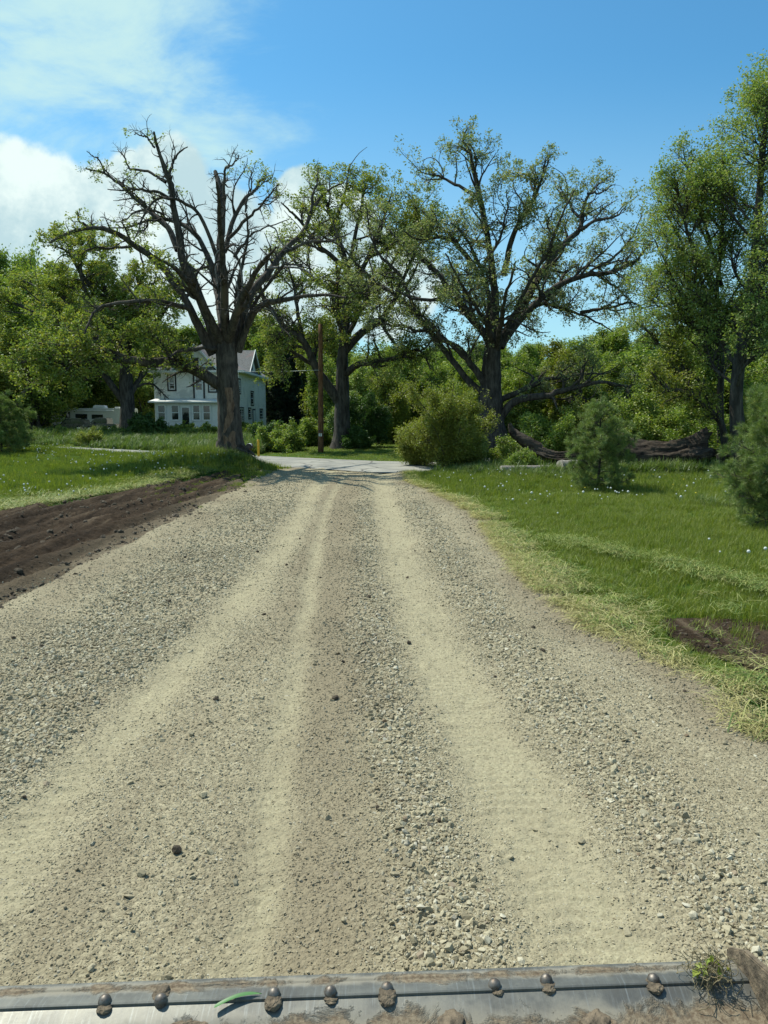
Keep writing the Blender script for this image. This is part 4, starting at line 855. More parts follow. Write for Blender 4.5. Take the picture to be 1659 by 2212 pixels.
for p, r0, r1, dz in [([(90, 380), (180, 275), (300, 245), (400, 228), (480, 205), (560, 180), (700, 150), (850, 175), (950, 190)], 9, 1.4, -2.0), ([(60, 280), (200, 215), (330, 165), (450, 130), (600, 110), (750, 100)], 7, 1.3, 2.0), ([(560, 185), (590, 240), (610, 300)], 4, 1, 0), ([(850, 175), (830, 260), (900, 310)], 3, .9, 0)]:
    L.append(pxlimb(crop6(p), d, r0, r1, dz))
L += [pxlimb([(1060, 860), (1035, 800), (1000, 765), (960, 730), (930, 690), (900, 660)], d, 9, 1.3, -1.0)]
L += extra_limbs(P(1072, 760, d), d, [(-90, 5.5, 3.0, .16), (90, 6, 4, .16), (50, 6, 6, .14), (-60, 5, 6, .14), (130, 5, 5, .14), (-120, 5.5, 3.5, .14)])
big_oak(31, d, root, L, 'leaf_oak_grey', 500, 3600, 11000, 1.6, 0.80, 0.34, 4, 0.11, wig=0.05)
# --- left oak by the white house
d = 64; b = P(276, 925, d); root = empty('oak_tree', (b.x, d, float(H(b.x, d))), 'thick trunked dark oak between the travel trailer and the white house', 'tree')
L = [(np.array([Vector((b.x, d, root.location.z - .2)), P(276, 915, d), P(275, 880, d), P(272, 840, d), P(272, 790, d), P(272, 740, d), P(275, 680, d)]), [24 * d / FPX, 17 * d / FPX, 15 * d / FPX, 15 * d / FPX, 12 * d / FPX, 9 * d / FPX, 6 * d / FPX])]
for p, r0, r1, dz in [([(268, 868), (240, 830), (215, 795), (190, 770), (150, 720), (100, 690)], 8, 1.3, -2.5), ([(282, 850), (300, 820), (315, 780), (340, 730)], 6.5, 1.2, 2), ([(272, 760), (255, 700), (230, 640), (215, 580), (225, 520)], 7, 1.1, 2), ([(275, 700), (290, 640), (310, 590), (300, 540)], 6, 1, -2), ([(262, 760), (200, 690), (140, 650), (80, 620), (40, 600)], 6, 1, 2), ([(240, 660), (180, 600), (150, 550), (110, 530)], 5, 1, -2), ([(280, 740), (340, 690), (380, 640), (400, 600)], 5, 1, -2), ([(190, 770), (120, 770), (60, 750), (0, 720)], 5, 1, 1.5), ([(255, 700), (190, 640), (170, 560), (180, 510)], 5, 1, -3), ([(100, 690), (40, 660), (-20, 640)], 4, 1, 0)]:
    L.append(pxlimb(p, d, r0, r1, dz))
L += extra_limbs(P(272, 770, d), d, [(-90, 7, 3.5, .22), (90, 8, 6, .22), (-50, 7, 6, .2), (150, 8, 7, .2), (-140, 8, 5, .2)])
big_oak(41, d, root, L, 'leaf_oak', 230, 1500, 6000, 2.9, 1.25, 0.6, 10, 0.21, t0=0.15, zmin=5.2)
# --- small leaved tree at the right edge and its thin neighbour
def tall_tree(seed, d, base, stem, r0, nl, spread, root, leaf, side=(), ns=(240, 1500, 5200), lsz=0.085, per=8, up=0.9, zmin=0.25, Ls=(1.6, .75, .38)):
    T = Tree(seed); pts = np.array([Vector((base.x, d, root.location.z - .2))] + [P(X, Y, d) for X, Y in stem]); n = len(pts)
    T0, R0 = T.mains([(pts, [r0 * 1.3, r0, r0 * .8, r0 * .6, r0 * .35, 0.03])], n=30, k=10, jit=0.03)
    S, D, Ln, Rr = spawn(T0, R0, nl, zmin, 0.97, (0.55, 1.1), spread, T.r, 0.22, 0.55)
    zt = (S[:, 2] - S[:, 2].min()) / (S[:, 2].max() - S[:, 2].min()); Ln = Ln * np.interp(zt, [0, .35, .7, 1], [1.0, 1.3, 1.12, .55])
    Q = grow(S, D, Ln, 12, 0.07, 0.045, T.r); RR = np.minimum(Rr, Ln * 0.02)[:, None] * np.linspace(1, .2, 12); T.wood(Q, RR, 7)
    if side: Qs, Rs = T.mains(list(side), n=12, k=7, wig=.02); Q, RR = np.concatenate([Q, Qs, Qs]), np.concatenate([RR, Rs, Rs])
    Q1, R1 = T.level(Q, RR, ns[0], .2, 1, (.4, 1.0), Ls[0], 8, .12, .035, 5, sup=.2); Q2, R2 = T.level(Q1, R1, ns[1], .15, 1, (.4, 1.0), Ls[1], 6, .14, .03, 4, rmax=.014, sup=.1); Q3, R3 = T.level(Q2, R2, ns[2], .1, 1, (.4, 1), Ls[2], 4, .15, .02, 3, rmax=.008)
    T.crown(np.concatenate([Q3[:, -1], Q3[:, 2], Q2[:, -1]]), per, 0.11, lsz, aspect=.6)
    T.finish(root, M['bark'], M[leaf]); rebase(root)
d = 24; b = P(1598, 1000, d); root = empty('tall_tree', (b.x, d, float(H(b.x, d))), 'tall tree with small pale spring leaves rising above the pine at the right edge', 'tree')
tall_tree(51, d, b, [(1596, 960), (1590, 860), (1600, 760), (1622, 640), (1635, 500), (1645, 360), (1655, 260), (1660, 205)], 0.22, 48, 3.5, root, 'leaf_elm', ns=(420, 2600, 6500), per=3, lsz=.075)
d = 26; b = P(1558, 1000, d); root = empty('thin_tree', (b.x, d, float(H(b.x, d))), 'slender straight tree just left of the tall tree behind the fallen trunk', 'tree')
tall_tree(52, d, b, [(1557, 950), (1556, 860), (1558, 760), (1548, 640), (1560, 520), (1562, 420), (1560, 330)], 0.12, 44, 3.6, root, 'leaf_elm', side=[pxlimb(p_, d, 4, 1, z_) for p_, z_ in (([(1556, 820), (1500, 710), (1450, 600), (1412, 520)], -1), ([(1556, 720), (1500, 590), (1450, 490), (1418, 425)], 1.2), ([(1556, 870), (1480, 790), (1420, 740), (1385, 700)], .6), ([(1560, 620), (1525, 490), (1495, 400), (1478, 335)], -.8), ([(1557, 780), (1480, 690), (1420, 640), (1390, 610)], 1.8), ([(1558, 660), (1500, 540), (1470, 440), (1465, 390)], -2))], ns=(420, 2800, 7500), per=3, lsz=.075)
d = 25; b = P(1568, 985, d); root = empty('leaning_tree', (b.x, d, float(H(b.x, d))), 'small tree with one crooked stem leaning left above the fallen trunk root end', 'tree')
T = Tree(53); Pt, Rd = T.mains([pxlimb([(1568, 985), (1562, 930), (1545, 900), (1510, 870), (1470, 845), (1440, 838), (1405, 800)], d, 8, 2, -.5), pxlimb([(1500, 865), (1480, 830), (1470, 780), (1450, 740)], d, 3, 1, .5)], n=16, k=7, jit=.03, wig=.01)
Q1, R1 = T.level(Pt, Rd, 50, .25, 1, (.5, 1.1), 1.1, 8, .15, .05, 5, sup=.3); Q2, R2 = T.level(Q1, R1, 300, .1, 1, (.4, 1), .5, 5, .15, .03, 3, rmax=.01); T.crown(np.concatenate([Q2[:, -1], Q2[:, 2]]), 9, .15, .085); T.finish(root, M['bark'], M['leaf_yellow']); rebase(root)

# --- shrubs: many stems from the ground
def shrub(name, X, Yb, d, w, h, label, leaf, seed, stems=34, n2=700, n3=1800, per=9, lsz=0.09, cat='shrub', group=None, z=None, lean=0.5):
    b = P(X, Yb, d); zz = float(H(b.x, d)) if z is None else z; root = empty(name, (b.x, d, zz), label, cat, group)
    T = Tree(seed); r = T.r; a = r.uniform(0, 6.28, stems); t = r.random(stems) ** .6
    S = np.stack([b.x + .25 * w * t * np.cos(a) * .7, d + .25 * w * t * np.sin(a) * .7, np.full(stems, zz - .05)], 1)
    e = np.stack([np.cos(a) * w * .5 * t, np.sin(a) * w * .5 * t, h * (1 - .55 * t ** 2.2)], 1) * r.uniform(.62, 1.12, (stems, 1)); Ln = np.linalg.norm(e, axis=1); D = e / Ln[:, None]
    Q = grow(S, D, Ln * .95, 10, .06, -.008, r); RR = (Ln * .011)[:, None] * np.linspace(1, .25, 10); T.wood(Q, RR, 5)
    s1 = .28 * min(w, h); Q1, R1 = T.level(Q, RR, n2, .12, 1, (.4, 1.3), s1, 6, .16, .02, 3, rmax=.012); Q2, R2 = T.level(Q1, R1, n3, .1, 1, (.4, 1.2), s1 * .5, 4, .2, .02, 3, rmax=.006)
    T.crown(np.concatenate([Q2[:, -1], Q2[:, 2], Q1[:, -1]]), per, .12 + .03 * (h > 2), lsz); T.finish(root, M['bark'], M[leaf], wood='stems', crown='foliage'); rebase(root); return root
shrub('bush', 968, 1010, 27.6, 1.95, 3.65, 'big rounded yellow green bush where the drive meets the road', 'leaf_yellow', 61, 60, 1300, 4200, 9, .07)
shrub('bush', 1018, 1000, 28.6, 1.15, 2.0, 'lower greyish bush against the right side of the big yellow green bush', 'leaf_elm', 62, 34, 600, 1900, 9, .07)
shrub('bush', 908, 1015, 28.2, 1.1, 2.2, 'small bright green bush at the left foot of the big yellow green bush', 'leaf_yellow', 63, 30, 500, 1500, 9, .07)
shrub('dark_shrub', 782, 975, 43, 2.6, 3.3, 'dark dense shrub standing right against the forked oak trunk', 'leaf_dark', 64, 40, 800, 2600, 10, .11)
shrub('dark_shrub', 770, 978, 40.5, 1.5, 1.1, 'low dark shrub in front of the tall dark shrub by the forked oak', 'leaf_dark', 65, 24, 300, 900, 10, .1)
shrub('hedge_shrub', 318, 935, 60, 2.4, 1.9, 'rounded green shrub against the left corner of the porch', 'leaf_dark', 66, 34, 500, 1700, 10, .16)
shrub('hedge_shrub', 388, 940, 62, 3.2, 1.0, 'low spreading green shrub under the porch windows', 'leaf_mid', 67, 26, 400, 1200, 10, .13)
shrub('hedge_shrub', 440, 942, 60, 2.6, 1.0, 'low shrub in front of the porch door and steps', 'leaf_mid', 68, 26, 300, 1000, 10, .13)
shrub('hedge_shrub', 545, 945, 66, 2.6, 1.3, 'weedy shrub at the foot of the side wall of the house', 'leaf_mid', 69, 26, 300, 1000, 10, .14)
shrub('reddish_shrub', 188, 952, 48, 2.0, 1.15, 'low reddish brown shrub in the lawn in front of the dark cars', 'leaf_yellow', 70, 26, 300, 900, 8, .08)
shrub('roadside_shrub', 612, 972, 40, 2.6, 1.4, 'bushy undergrowth left of the utility pole across the road', 'leaf_mid', 71, 30, 500, 1500, 10, .1)
shrub('roadside_shrub', 655, 965, 44, 2.6, 1.7, 'green shrub behind the utility pole beside the dark spruce', 'leaf_mid', 72, 30, 500, 1500, 10, .12)
shrub('roadside_shrub', 578, 960, 46, 2.6, 1.5, 'shrub behind the yellow marker post across the road', 'leaf_dark', 73, 30, 500, 1500, 10, .12)
shrub('roadside_shrub', 130, 940, 62, 2.4, .75, 'weedy shrub hiding the wheels of the dark car', 'leaf_mid', 74, 30, 500, 1300, 10, .14)
shrub('roadside_shrub', 238, 945, 60, 2.6, .8, 'weedy shrub in front of the grey pickup and the dark oak', 'leaf_mid', 75, 30, 500, 1300, 10, .14)
shrub('verge_shrub', 1105, 1000, 28.5, 1.7, 1.3, 'leafy brush over the cut log to the right of the big bush', 'leaf_mid', 76, 30, 400, 1300, 9, .07)
shrub('verge_shrub', 1128, 1002, 25.6, 1.1, .7, 'low leafy brush growing over the left end of the curved trunk piece', 'leaf_mid', 82, 22, 200, 700, 8, .06)
shrub('verge_shrub', 1180, 990, 30.5, 2.6, 2.2, 'green brush behind the fallen trunk left of the young pine', 'leaf_mid', 77, 34, 600, 2000, 9, .09)
shrub('verge_shrub', 1400, 985, 29.5, 3.4, 2.9, 'tall green brush behind the middle of the fallen trunk', 'leaf_mid', 78, 40, 800, 2800, 9, .09)
shrub('verge_shrub', 1500, 985, 28.5, 2.8, 2.4, 'leafy brush behind the flared root end of the fallen trunk', 'leaf_mid', 79, 34, 700, 2400, 9, .09)
shrub('verge_shrub', 1290, 985, 31, 3.0, 3.0, 'green brush rising behind the young pine', 'leaf_yellow', 80, 36, 700, 2400, 9, .09)
shrub('verge_shrub', 1640, 985, 26, 2.8, 3.4, 'brush between the tall tree and the right hand pine', 'leaf_mid', 81, 36, 700, 2400, 9, .09)

# ------------------------------------------------------------------ conifers
def needles(C, Dn, per, ln, w, r):
    N = len(C) * per; c = np.repeat(C, per, 0); d = np.repeat(Dn, per, 0) + r.normal(size=(N, 3)) * 0.62; d /= np.linalg.norm(d, axis=1, keepdims=True)
    p = np.cross(d, r.normal(size=(N, 3))); p /= np.linalg.norm(p, axis=1, keepdims=True) + 1e-9; L = (ln * r.uniform(.7, 1.15, N))[:, None]
    c = c + d * r.uniform(0, .03, (N, 1)); tip = c + d * L; tip[:, 2] -= L[:, 0] * .12
    V = np.stack([c + p * w, c - p * w, tip], 1); rv = np.clip(.6 * np.repeat(r.random(len(C)), per) + .4 * r.random(N), 0, 1)
    return V.reshape(-1, 3), np.arange(N * 3).reshape(-1, 3), rv
def pine(name, X, Yb, d, w, h, label, seed, nb=60, mat='pine', dens=1.0, ln=0.11, group=None, drop=0.0, candles=True, wn=0.0022):
    b = P(X, Yb, d); zz = float(H(b.x, d)); root = empty(name, (b.x, d, zz), label, 'pine tree' if mat == 'pine' else 'spruce tree', group)
    T = Tree(seed); r = T.r; T.mains([(np.array([(b.x, d, zz - .1), (b.x + .02 * h, d, zz + h * .5), (b.x, d + .01, zz + h * .97)]), [h * .018, h * .012, .008])], n=14, k=8)
    t = np.sort(r.random(nb)) ** 1.25 * .97; a = np.arange(nb) * 2.4 + r.normal(0, .3, nb); prof = np.interp(t, [0, .12, .35, .6, .85, 1], [.85, 1, .98, .78, .40, .08]) * (1 + .32 * r.normal(size=nb))
    S = np.stack([np.full(nb, b.x), np.full(nb, d), zz + .04 + t * h * .95], 1); up = .04 + .9 * t - drop; D = np.stack([np.cos(a), np.sin(a), up], 1); D /= np.linalg.norm(D, axis=1, keepdims=True)
    Q = grow(S, D, np.clip(prof, .1, 2) * w * .5 * np.sqrt(1 + up ** 2) * .92, 9, .05, .03 - drop * .04, r); T.wood(Q, (.006 + .004 * h) * np.linspace(1, .35, 9)[None] * np.ones((nb, 1)) * .6, 5)
    Q1, R1 = T.level(Q, np.full((nb, 9), .012), int(430 * dens), .18, 1, (.5, 1.1), .20 * w, 6, .08, .04 - drop * .05, 3, rmax=.007, sup=.15 - drop * .3); Q2, _ = T.level(Q1, R1, int(1050 * dens), .15, 1, (.5, 1.0), .09 * w, 4, .1, .05, 3, rmax=.004, sup=.15 - drop * .3)
    C = np.concatenate([Q2[:, -1], Q2[:, 2], Q1[:, -1], Q1[:, 3], Q[:, -1]]); Dn = np.concatenate([Q2[:, -1] - Q2[:, 1], Q2[:, 3] - Q2[:, 1], Q1[:, -1] - Q1[:, 3], Q1[:, 4] - Q1[:, 2], Q[:, -1] - Q[:, -3]]); Dn /= np.linalg.norm(Dn, axis=1, keepdims=True); Dn[:, 2] += .25 - drop
    T.L.append(needles(C, Dn, 22, ln, wn, r))
    T.finish(root, M['bark'], M[mat], crown='foliage')
    if candles:
        hi = np.where(Q2[:, -1, 2] > zz + .25 * h)[0]; k = r.choice(hi, min(88, int(50 * dens)), replace=False)
        for i in list(k): p = Vector(Q2[i, -1]); l = .05 + .09 * r.random(); MB().tube([p, p + Vector((r.normal() * .008, r.normal() * .008, l))], [.006, .004], k=4).build('new_shoot', M['candle'], root)
        mb = MB(); p = Vector((b.x, d, zz + h * .95)); mb.tube([p, p + Vector((.01, 0, .32))], [.009, .004], k=5)
        for q in ((.07, .02), (-.06, .03), (.02, -.07)): mb.tube([p - Vector((0, 0, .05)), p + Vector((q[0], q[1], .16))], [.007, .003], k=4)
        mb.build('leader_shoot', M['candle'], root)
    rebase(root); return root
pine('young_pine', 1290, 1058, 18.6, 1.45, 2.15, 'young bushy pine standing on the lawn in front of the fallen trunk', 201, 70, dens=1.5, ln=.10)
pine('young_pine', 1684, 1150, 12.3, 1.95, 2.25, 'larger young pine cut by the right edge of the picture', 202, 80, dens=2.6, ln=.095)
pine('young_pine', 4, 975, 31, 2.3, 2.3, 'dark young pine at the left edge beyond the dandelion lawn', 203, 76, dens=1.5, ln=.14, candles=False, wn=.004)
pine('spruce_tree', 618, 930, 86, 4.6, 11.5, 'tall dark drooping spruce right of the white house', 204, 150, mat='spruce', dens=4.0, ln=.34, drop=.42, candles=False, wn=.02)

# ------------------------------------------------------------------ fallen oak and cut logs
def fallen(name, A, B, rad, label, seed, flare0, flare1, spikes, cat='log'):
    A, B = Vector(A), Vector(B); L = (B - A).length; ax = (B - A).normalized(); up = Vector((0, 0, 1)); sd_ = ax.cross(up).normalized(); up = sd_.cross(ax)
    root = empty(name, (A + B) / 2 - Vector((0, 0, rad)), label, cat); root.location.z = float(H(root.location.x, root.location.y))
    n, k = 120, 96; t = np.linspace(0, 1, n)[:, None]; a = (np.arange(k) * 2 * np.pi / k)[None]
    r = rad * (1 + .06 * np.sin(t * 9 + seed)) + flare0 * np.exp(-t * 7) + flare1 * np.exp(-(1 - t) * 6)
    lob = 1 + (.06 + .30 * (flare0 > .1) * np.exp(-t * 6) + .35 * (flare1 > .1) * np.exp(-(1 - t) * 5)) * np.sin(a * 5 + seed + 1.2 * t)
    u1 = a * 5.5 + 2.5 * (fbm(t * 5 + a * 0, a * .6, seed) - .5); ridge = np.abs(((fbm(u1 + 0 * t, t * L * .8 + 0 * a, seed + 3, 3)) - .5)) * 2
    rr = r * lob * (1 + .02 * np.sin(a * 9)) + .20 * (ridge - .3) + .08 * (fbm(a * 9 + 0 * t, t * L * 3, seed + 9, 3) - .5)
    drop = -0.10 * np.sin(t * np.pi)
    C = np.array(A)[None, None] + np.array(ax)[None, None] * (t * L)[..., None]
    Vv_ = C + np.array(sd_)[None, None] * (rr * np.cos(a))[..., None] + np.array(up)[None, None] * (rr * np.sin(a) * .92 + drop)[..., None]
    # ragged ends
    e0, e1 = .22 * (vnoise(a * 4, a * 0 + 1, seed) - .3), .22 * (vnoise(a * 4, a * 0 + 2, seed) - .3); w0, w1 = np.exp(-t * 20), np.exp(-(1 - t) * 20)
    Vv_ = Vv_ + np.array(ax)[None, None] * (w1 * e1 - w0 * e0)[..., None]
    i, j = np.meshgrid(np.arange(n - 1), np.arange(k), indexing='ij'); F = np.stack([i * k + j, i * k + (j + 1) % k, (i + 1) * k + (j + 1) % k, (i + 1) * k + j], -1).reshape(-1, 4)
    V = Vv_.reshape(-1, 3); c0, c1 = len(V), len(V) + 1; V = np.vstack([V, np.array(A) + np.array(ax) * .15, np.array(B) - np.array(ax) * .15])
    jj = np.arange(k); tri = np.concatenate([np.stack([jj, (jj + 1) % k, jj * 0 + c0], 1), np.stack([(n - 1) * k + jj, (n - 1) * k + (jj + 1) % k, jj * 0 + c1], 1)])
    npmesh('log_body', V, [F, tri], [M['log']], smooth=True, parent=root)
    for q_, sp in enumerate(spikes):
        T = Tree(seed + q_); T.mains([(np.array([Vector(q) for q in sp[0]]), sp[1])], n=16, k=10, jit=.10, wig=.015); T.finish(root, M['log'], M['leaf_oak'], wood='root_spur' if flare1 else 'broken_limb')
    rebase(root); return root
d = 25.0
A, B = P(1335, 990, d), P(1520, 992, d - .4); A.z = .56; B.z = .58
fallen('fallen_oak', A, B, .64, 'huge fallen oak trunk with a flared ragged root end at its right', 301, .10, .12,
       [([P(1490, 975, d - .4), P(1512, 962, d - .5), P(1525, 945, d - .5), P(1542, 932, d - .5)], [.30, .24, .15, .03]), ([P(1500, 1000, d - .4), P(1530, 1005, d - .7), P(1548, 1018, d - .9)], [.26, .16, .03]), ([P(1510, 985, d), P(1535, 980, d + .2), P(1552, 975, d + .3)], [.28, .15, .03]),
        ([P(1385, 985, d), P(1365, 965, d), P(1352, 948, d), P(1347, 935, d)], [.30, .22, .14, .04]), ([P(1440, 975, d), P(1450, 960, d + .1), P(1470, 955, d + .1)], [.16, .12, .04]), ([P(1505, 985, d), P(1480, 1015, d - .6), P(1500, 1028, d - .9)], [.18, .12, .03])], cat='fallen tree')
d = 26.5
A, B = P(1145, 968, d), P(1262, 992, d - .6); A.z = .62; B.z = .42
fallen('weathered_log', A, B, .26, 'curved weathered trunk piece lying left of the young pine', 302, .16, .0, [([P(1165, 975, d), P(1130, 950, d + .1), P(1108, 932, d + .2), P(1100, 912, d + .2)], [.28, .22, .15, .05]), ([P(1150, 985, d), P(1120, 985, d), P(1095, 1000, d)], [.22, .14, .04])], cat='fallen tree')
def cutlog(name, X0, Y0, X1, Y1, d, rad, label):
    A, B = P(X0, Y0, d), P(X1, Y1, d + .3); A.z = B.z = float(H(A.x, d)) + rad * .8; mb = MB(); n = 9; pts = [A.lerp(B, i / (n - 1)) for i in range(n)]
    root = empty(name, (A + B) / 2, label, 'log'); mb.tube(pts, [rad * (1 + .05 * math.sin(i * 2.1)) for i in range(n)], k=18, caps=False); mb.build('bark_side', M['bleached'], root, smooth=True)
    for p, q in ((A, B), (B, A)): m2 = MB(); dd = (p - q).normalized(); m2.tube([p - dd * .01, p + dd * .004], rad * .97, k=18); m2.build('cut_face', M['cutwood'], root)
    rebase(root)
cutlog('cut_log', 1082, 1012, 1186, 1018, 24.3, .12, 'pale grey cut log lying in the grass left of the young pine')
cutlog('cut_log', 1209, 1002, 1262, 1004, 23.8, .24, 'short thick cut log round close behind the young pine')

# ------------------------------------------------------------------ the wood behind
def wild_tree(seed, h, w, nl, n1, n2, n3, per, lsz, mat, stems=1, base=0.12):
    """one forest tree as a single mesh (bark 0, leaves 1)"""
    T = Tree(seed); r = T.r
    if stems == 1: limbs = [(np.array([(0, 0, -.3), (r.normal() * .15, r.normal() * .15, h * .4), (r.normal() * .4, r.normal() * .4, h * .95)]), [h * .017, h * .010, .03])]
    else: limbs = [(np.array([(r.normal() * .3, r.normal() * .3, -.2), (r.normal() * w * .12, r.normal() * w * .12, h * .45), (r.normal() * w * .22, r.normal() * w * .22, h * r.uniform(.75, 1))]), [h * .011, h * .008, .02]) for _ in range(stems)]
    Pt, Rd = T.mains(limbs, n=18, k=6, wig=.03); S, D, L, R0 = spawn(Pt, Rd, nl, base, .98, (.6, 1.2), w * .36, r, .18, .5); Q = grow(S, D, L, 8, .1, .04, r); T.wood(Q, np.minimum(R0, .06)[:, None] * np.linspace(1, .3, 8), 4)
    Q1, R1 = T.level(Q, np.full((nl, 8), .04), n1, .1, 1, (.4, 1.2), w * .15, 5, .15, .03, 3, rmax=.02); Q2, R2 = T.level(Q1, R1, n2, .1, 1, (.4, 1.2), w * .075, 3, .15, .02, 3, rmax=.012)
    V1, F1 = zip(*T.W); b = 0; FF = []
    for v, f in T.W: FF.append(f + b); b += len(v)
    C = np.concatenate([Q2[:, -1], Q1[:, -1], Q1[:, 2]]); v, f, a = leaves(C, per, w * .035 + .08, lsz, r)
    W = np.concatenate(V1); FF = np.concatenate(FF)
    return (W, FF, v, f, a, mat)
def as_mesh(name, wt):
    W, FF, v, f, a, mat = wt
    return npmesh(name, np.concatenate([W, v]), [np.concatenate([FF, f + len(W)])], [M['bark'], M[mat]], mi=[0] * len(FF) + [1] * len(f), link=False, attrs={'rnd': ('FACE', np.concatenate([np.zeros(len(FF)), a]))})
WT = [wild_tree(401, 9, 5.5, 50, 600, 2400, 0, 10, .17, 'leaf_mid'), wild_tree(402, 7.5, 6, 50, 600, 2400, 0, 10, .17, 'leaf_mid', stems=4, base=.05), wild_tree(403, 5, 5, 60, 600, 2400, 0, 10, .15, 'leaf_mid', stems=7, base=.02), wild_tree(404, 10, 6.5, 55, 600, 2200, 0, 9, .17, 'leaf_mid'), wild_tree(405, 6, 4.5, 50, 500, 1900, 0, 9, .13, 'leaf_elm', stems=3, base=.1)]
wood_coll = hidden_coll('wood_tree', [as_mesh('wood_tree_%d' % i, w) for i, w in enumerate(WT)])
# top of the mass, as read along the photograph: (picture X, picture Y of the tops)
top = [(-60, 530), (60, 560), (180, 620), (330, 700), (520, 720), (600, 690), (690, 735), (760, 770), (860, 770), (950, 775), (1080, 770), (1200, 765), (1330, 745), (1450, 730), (1700, 640)]
WP, WR, WSc, WI = [], [], [], []
def wood(n, Xa, Xb, da, db, frac=(.7, 1.0), kinds=(0, 1, 2, 3)):
    for _ in range(n):
        X = rng.uniform(Xa, Xb); d = rng.uniform(da, db); b = P(X, 900, d)
        if road_near(b.x) - 1 < d < road_far(b.x) + 2: continue
        ht = (P(X, float(np.interp(X, [t[0] for t in top], [t[1] for t in top])), d).z) * rng.uniform(*frac)
        k = rng.choice(kinds); hh = (9, 7.5, 5, 10, 6)[k]; s = max(.45, ht / hh); WP.append((b.x, d, float(H(b.x, d)) - .1)); sx = np.clip(s * rng.uniform(.85, 1.2), .6, 1.9); WR.append((0, 0, rng.uniform(0, 6.28))); WSc.append((sx, sx, s)); WI.append(k)
wood(46, -120, 760, 92, 125, (.75, 1.0)); wood(24, 740, 1060, 58, 80, (.8, 1.03), (0, 1, 2, 3, 4)); wood(30, 650, 1100, 88, 110, (.9, 1.1)); wood(60, 1000, 1800, 40, 62, (.7, 1.0), (0, 1, 2, 3)); wood(34, 1080, 1850, 37.5, 44, (.4, .7), (2, 1, 4)); wood(26, 1000, 1800, 62, 90, (.95, 1.15))
wood(16, -140, 110, 70, 90, (.6, .95)); wood(14, 740, 1000, 52, 60, (.4, .62), (2, 1)); wood(18, 380, 720, 91, 100, (.8, 1.05))
wood(60, -900, -120, 60, 140, (.8, 1)); wood(60, 1800, 2700, 40, 120, (.8, 1)); wood(14, 1560, 1900, 30, 38, (.5, .9), (1, 2, 0)); wood(18, 120, 345, 82, 92, (.35, .6), (2, 1))
print('wood', len(WP))
scatter('woodland', WP, WR, WSc, WI, wood_coll)
def lone(i, X, d, h, label, cat='tree', leafm='leaf_mid', w=1.0, name='forest_tree'):
    W, FF, v, f, a, mat = WT[i]; b = P(X, 900, d); s = h / (9, 7.5, 5, 10, 6)[i]; root = empty(name, (b.x, d, float(H(b.x, d)) - .05), label, cat); root.rotation_euler.z = rng.uniform(0, 6.28)
    sc = np.array([s * w, s * w, s]); npmesh('trunk', W * sc, FF, [M['bark']], smooth=True, parent=root); npmesh('crown', v * sc, f, [M[leafm]], parent=root, attrs={'rnd': ('FACE', a)})
lone(3, 60, 78, 15.5, 'broad dark tree behind the trailer at the far left', leafm='leaf_oak', w=1.5)
lone(3, 115, 86, 18.0, 'tall dark oak like tree rising highest behind the travel trailer', leafm='leaf_oak', w=1.2)
lone(0, 160, 84, 11, 'mid green tree directly behind the travel trailer', w=1.2)
lone(1, -35, 62, 7.5, 'bright leafy tree beyond the dark young pine at the left edge', leafm='leaf_oak', w=1.2)
lone(1, 700, 70, 11.5, 'light yellowish tree rising behind the top of the utility pole', leafm='leaf_yellow', w=.8)
lone(4, 800, 56, 6.6, 'thin greyish half leafed tree between the two big oaks', leafm='leaf_elm', w=1.0)
lone(1, 704, 64, 7.0, 'rounded tree between the dark spruce and the forked oak', leafm='leaf_mid', w=.9)
lone(0, 340, 88, 12, 'tree showing between the left oak and the house roof', leafm='leaf_mid')
lone(2, 850, 50, 4.6, 'bright green small tree behind the sunny lawn patch', leafm='leaf_yellow', w=.9)
lone(2, 1130, 39.5, 4.2, 'green thicket tree beside the foot of the wide right oak', leafm='leaf_mid', w=.9)
lone(1, 1230, 40, 5.6, 'lime green tree over the low right limb of the wide oak', leafm='leaf_yellow', w=.9)
lone(0, 1460, 38, 6.4, 'green tree behind the flared end of the fallen trunk', leafm='leaf_yellow', w=1.0)
lone(3, 560, 98, 13.5, 'big dark tree standing behind the house roof', leafm='leaf_oak', w=1.2)

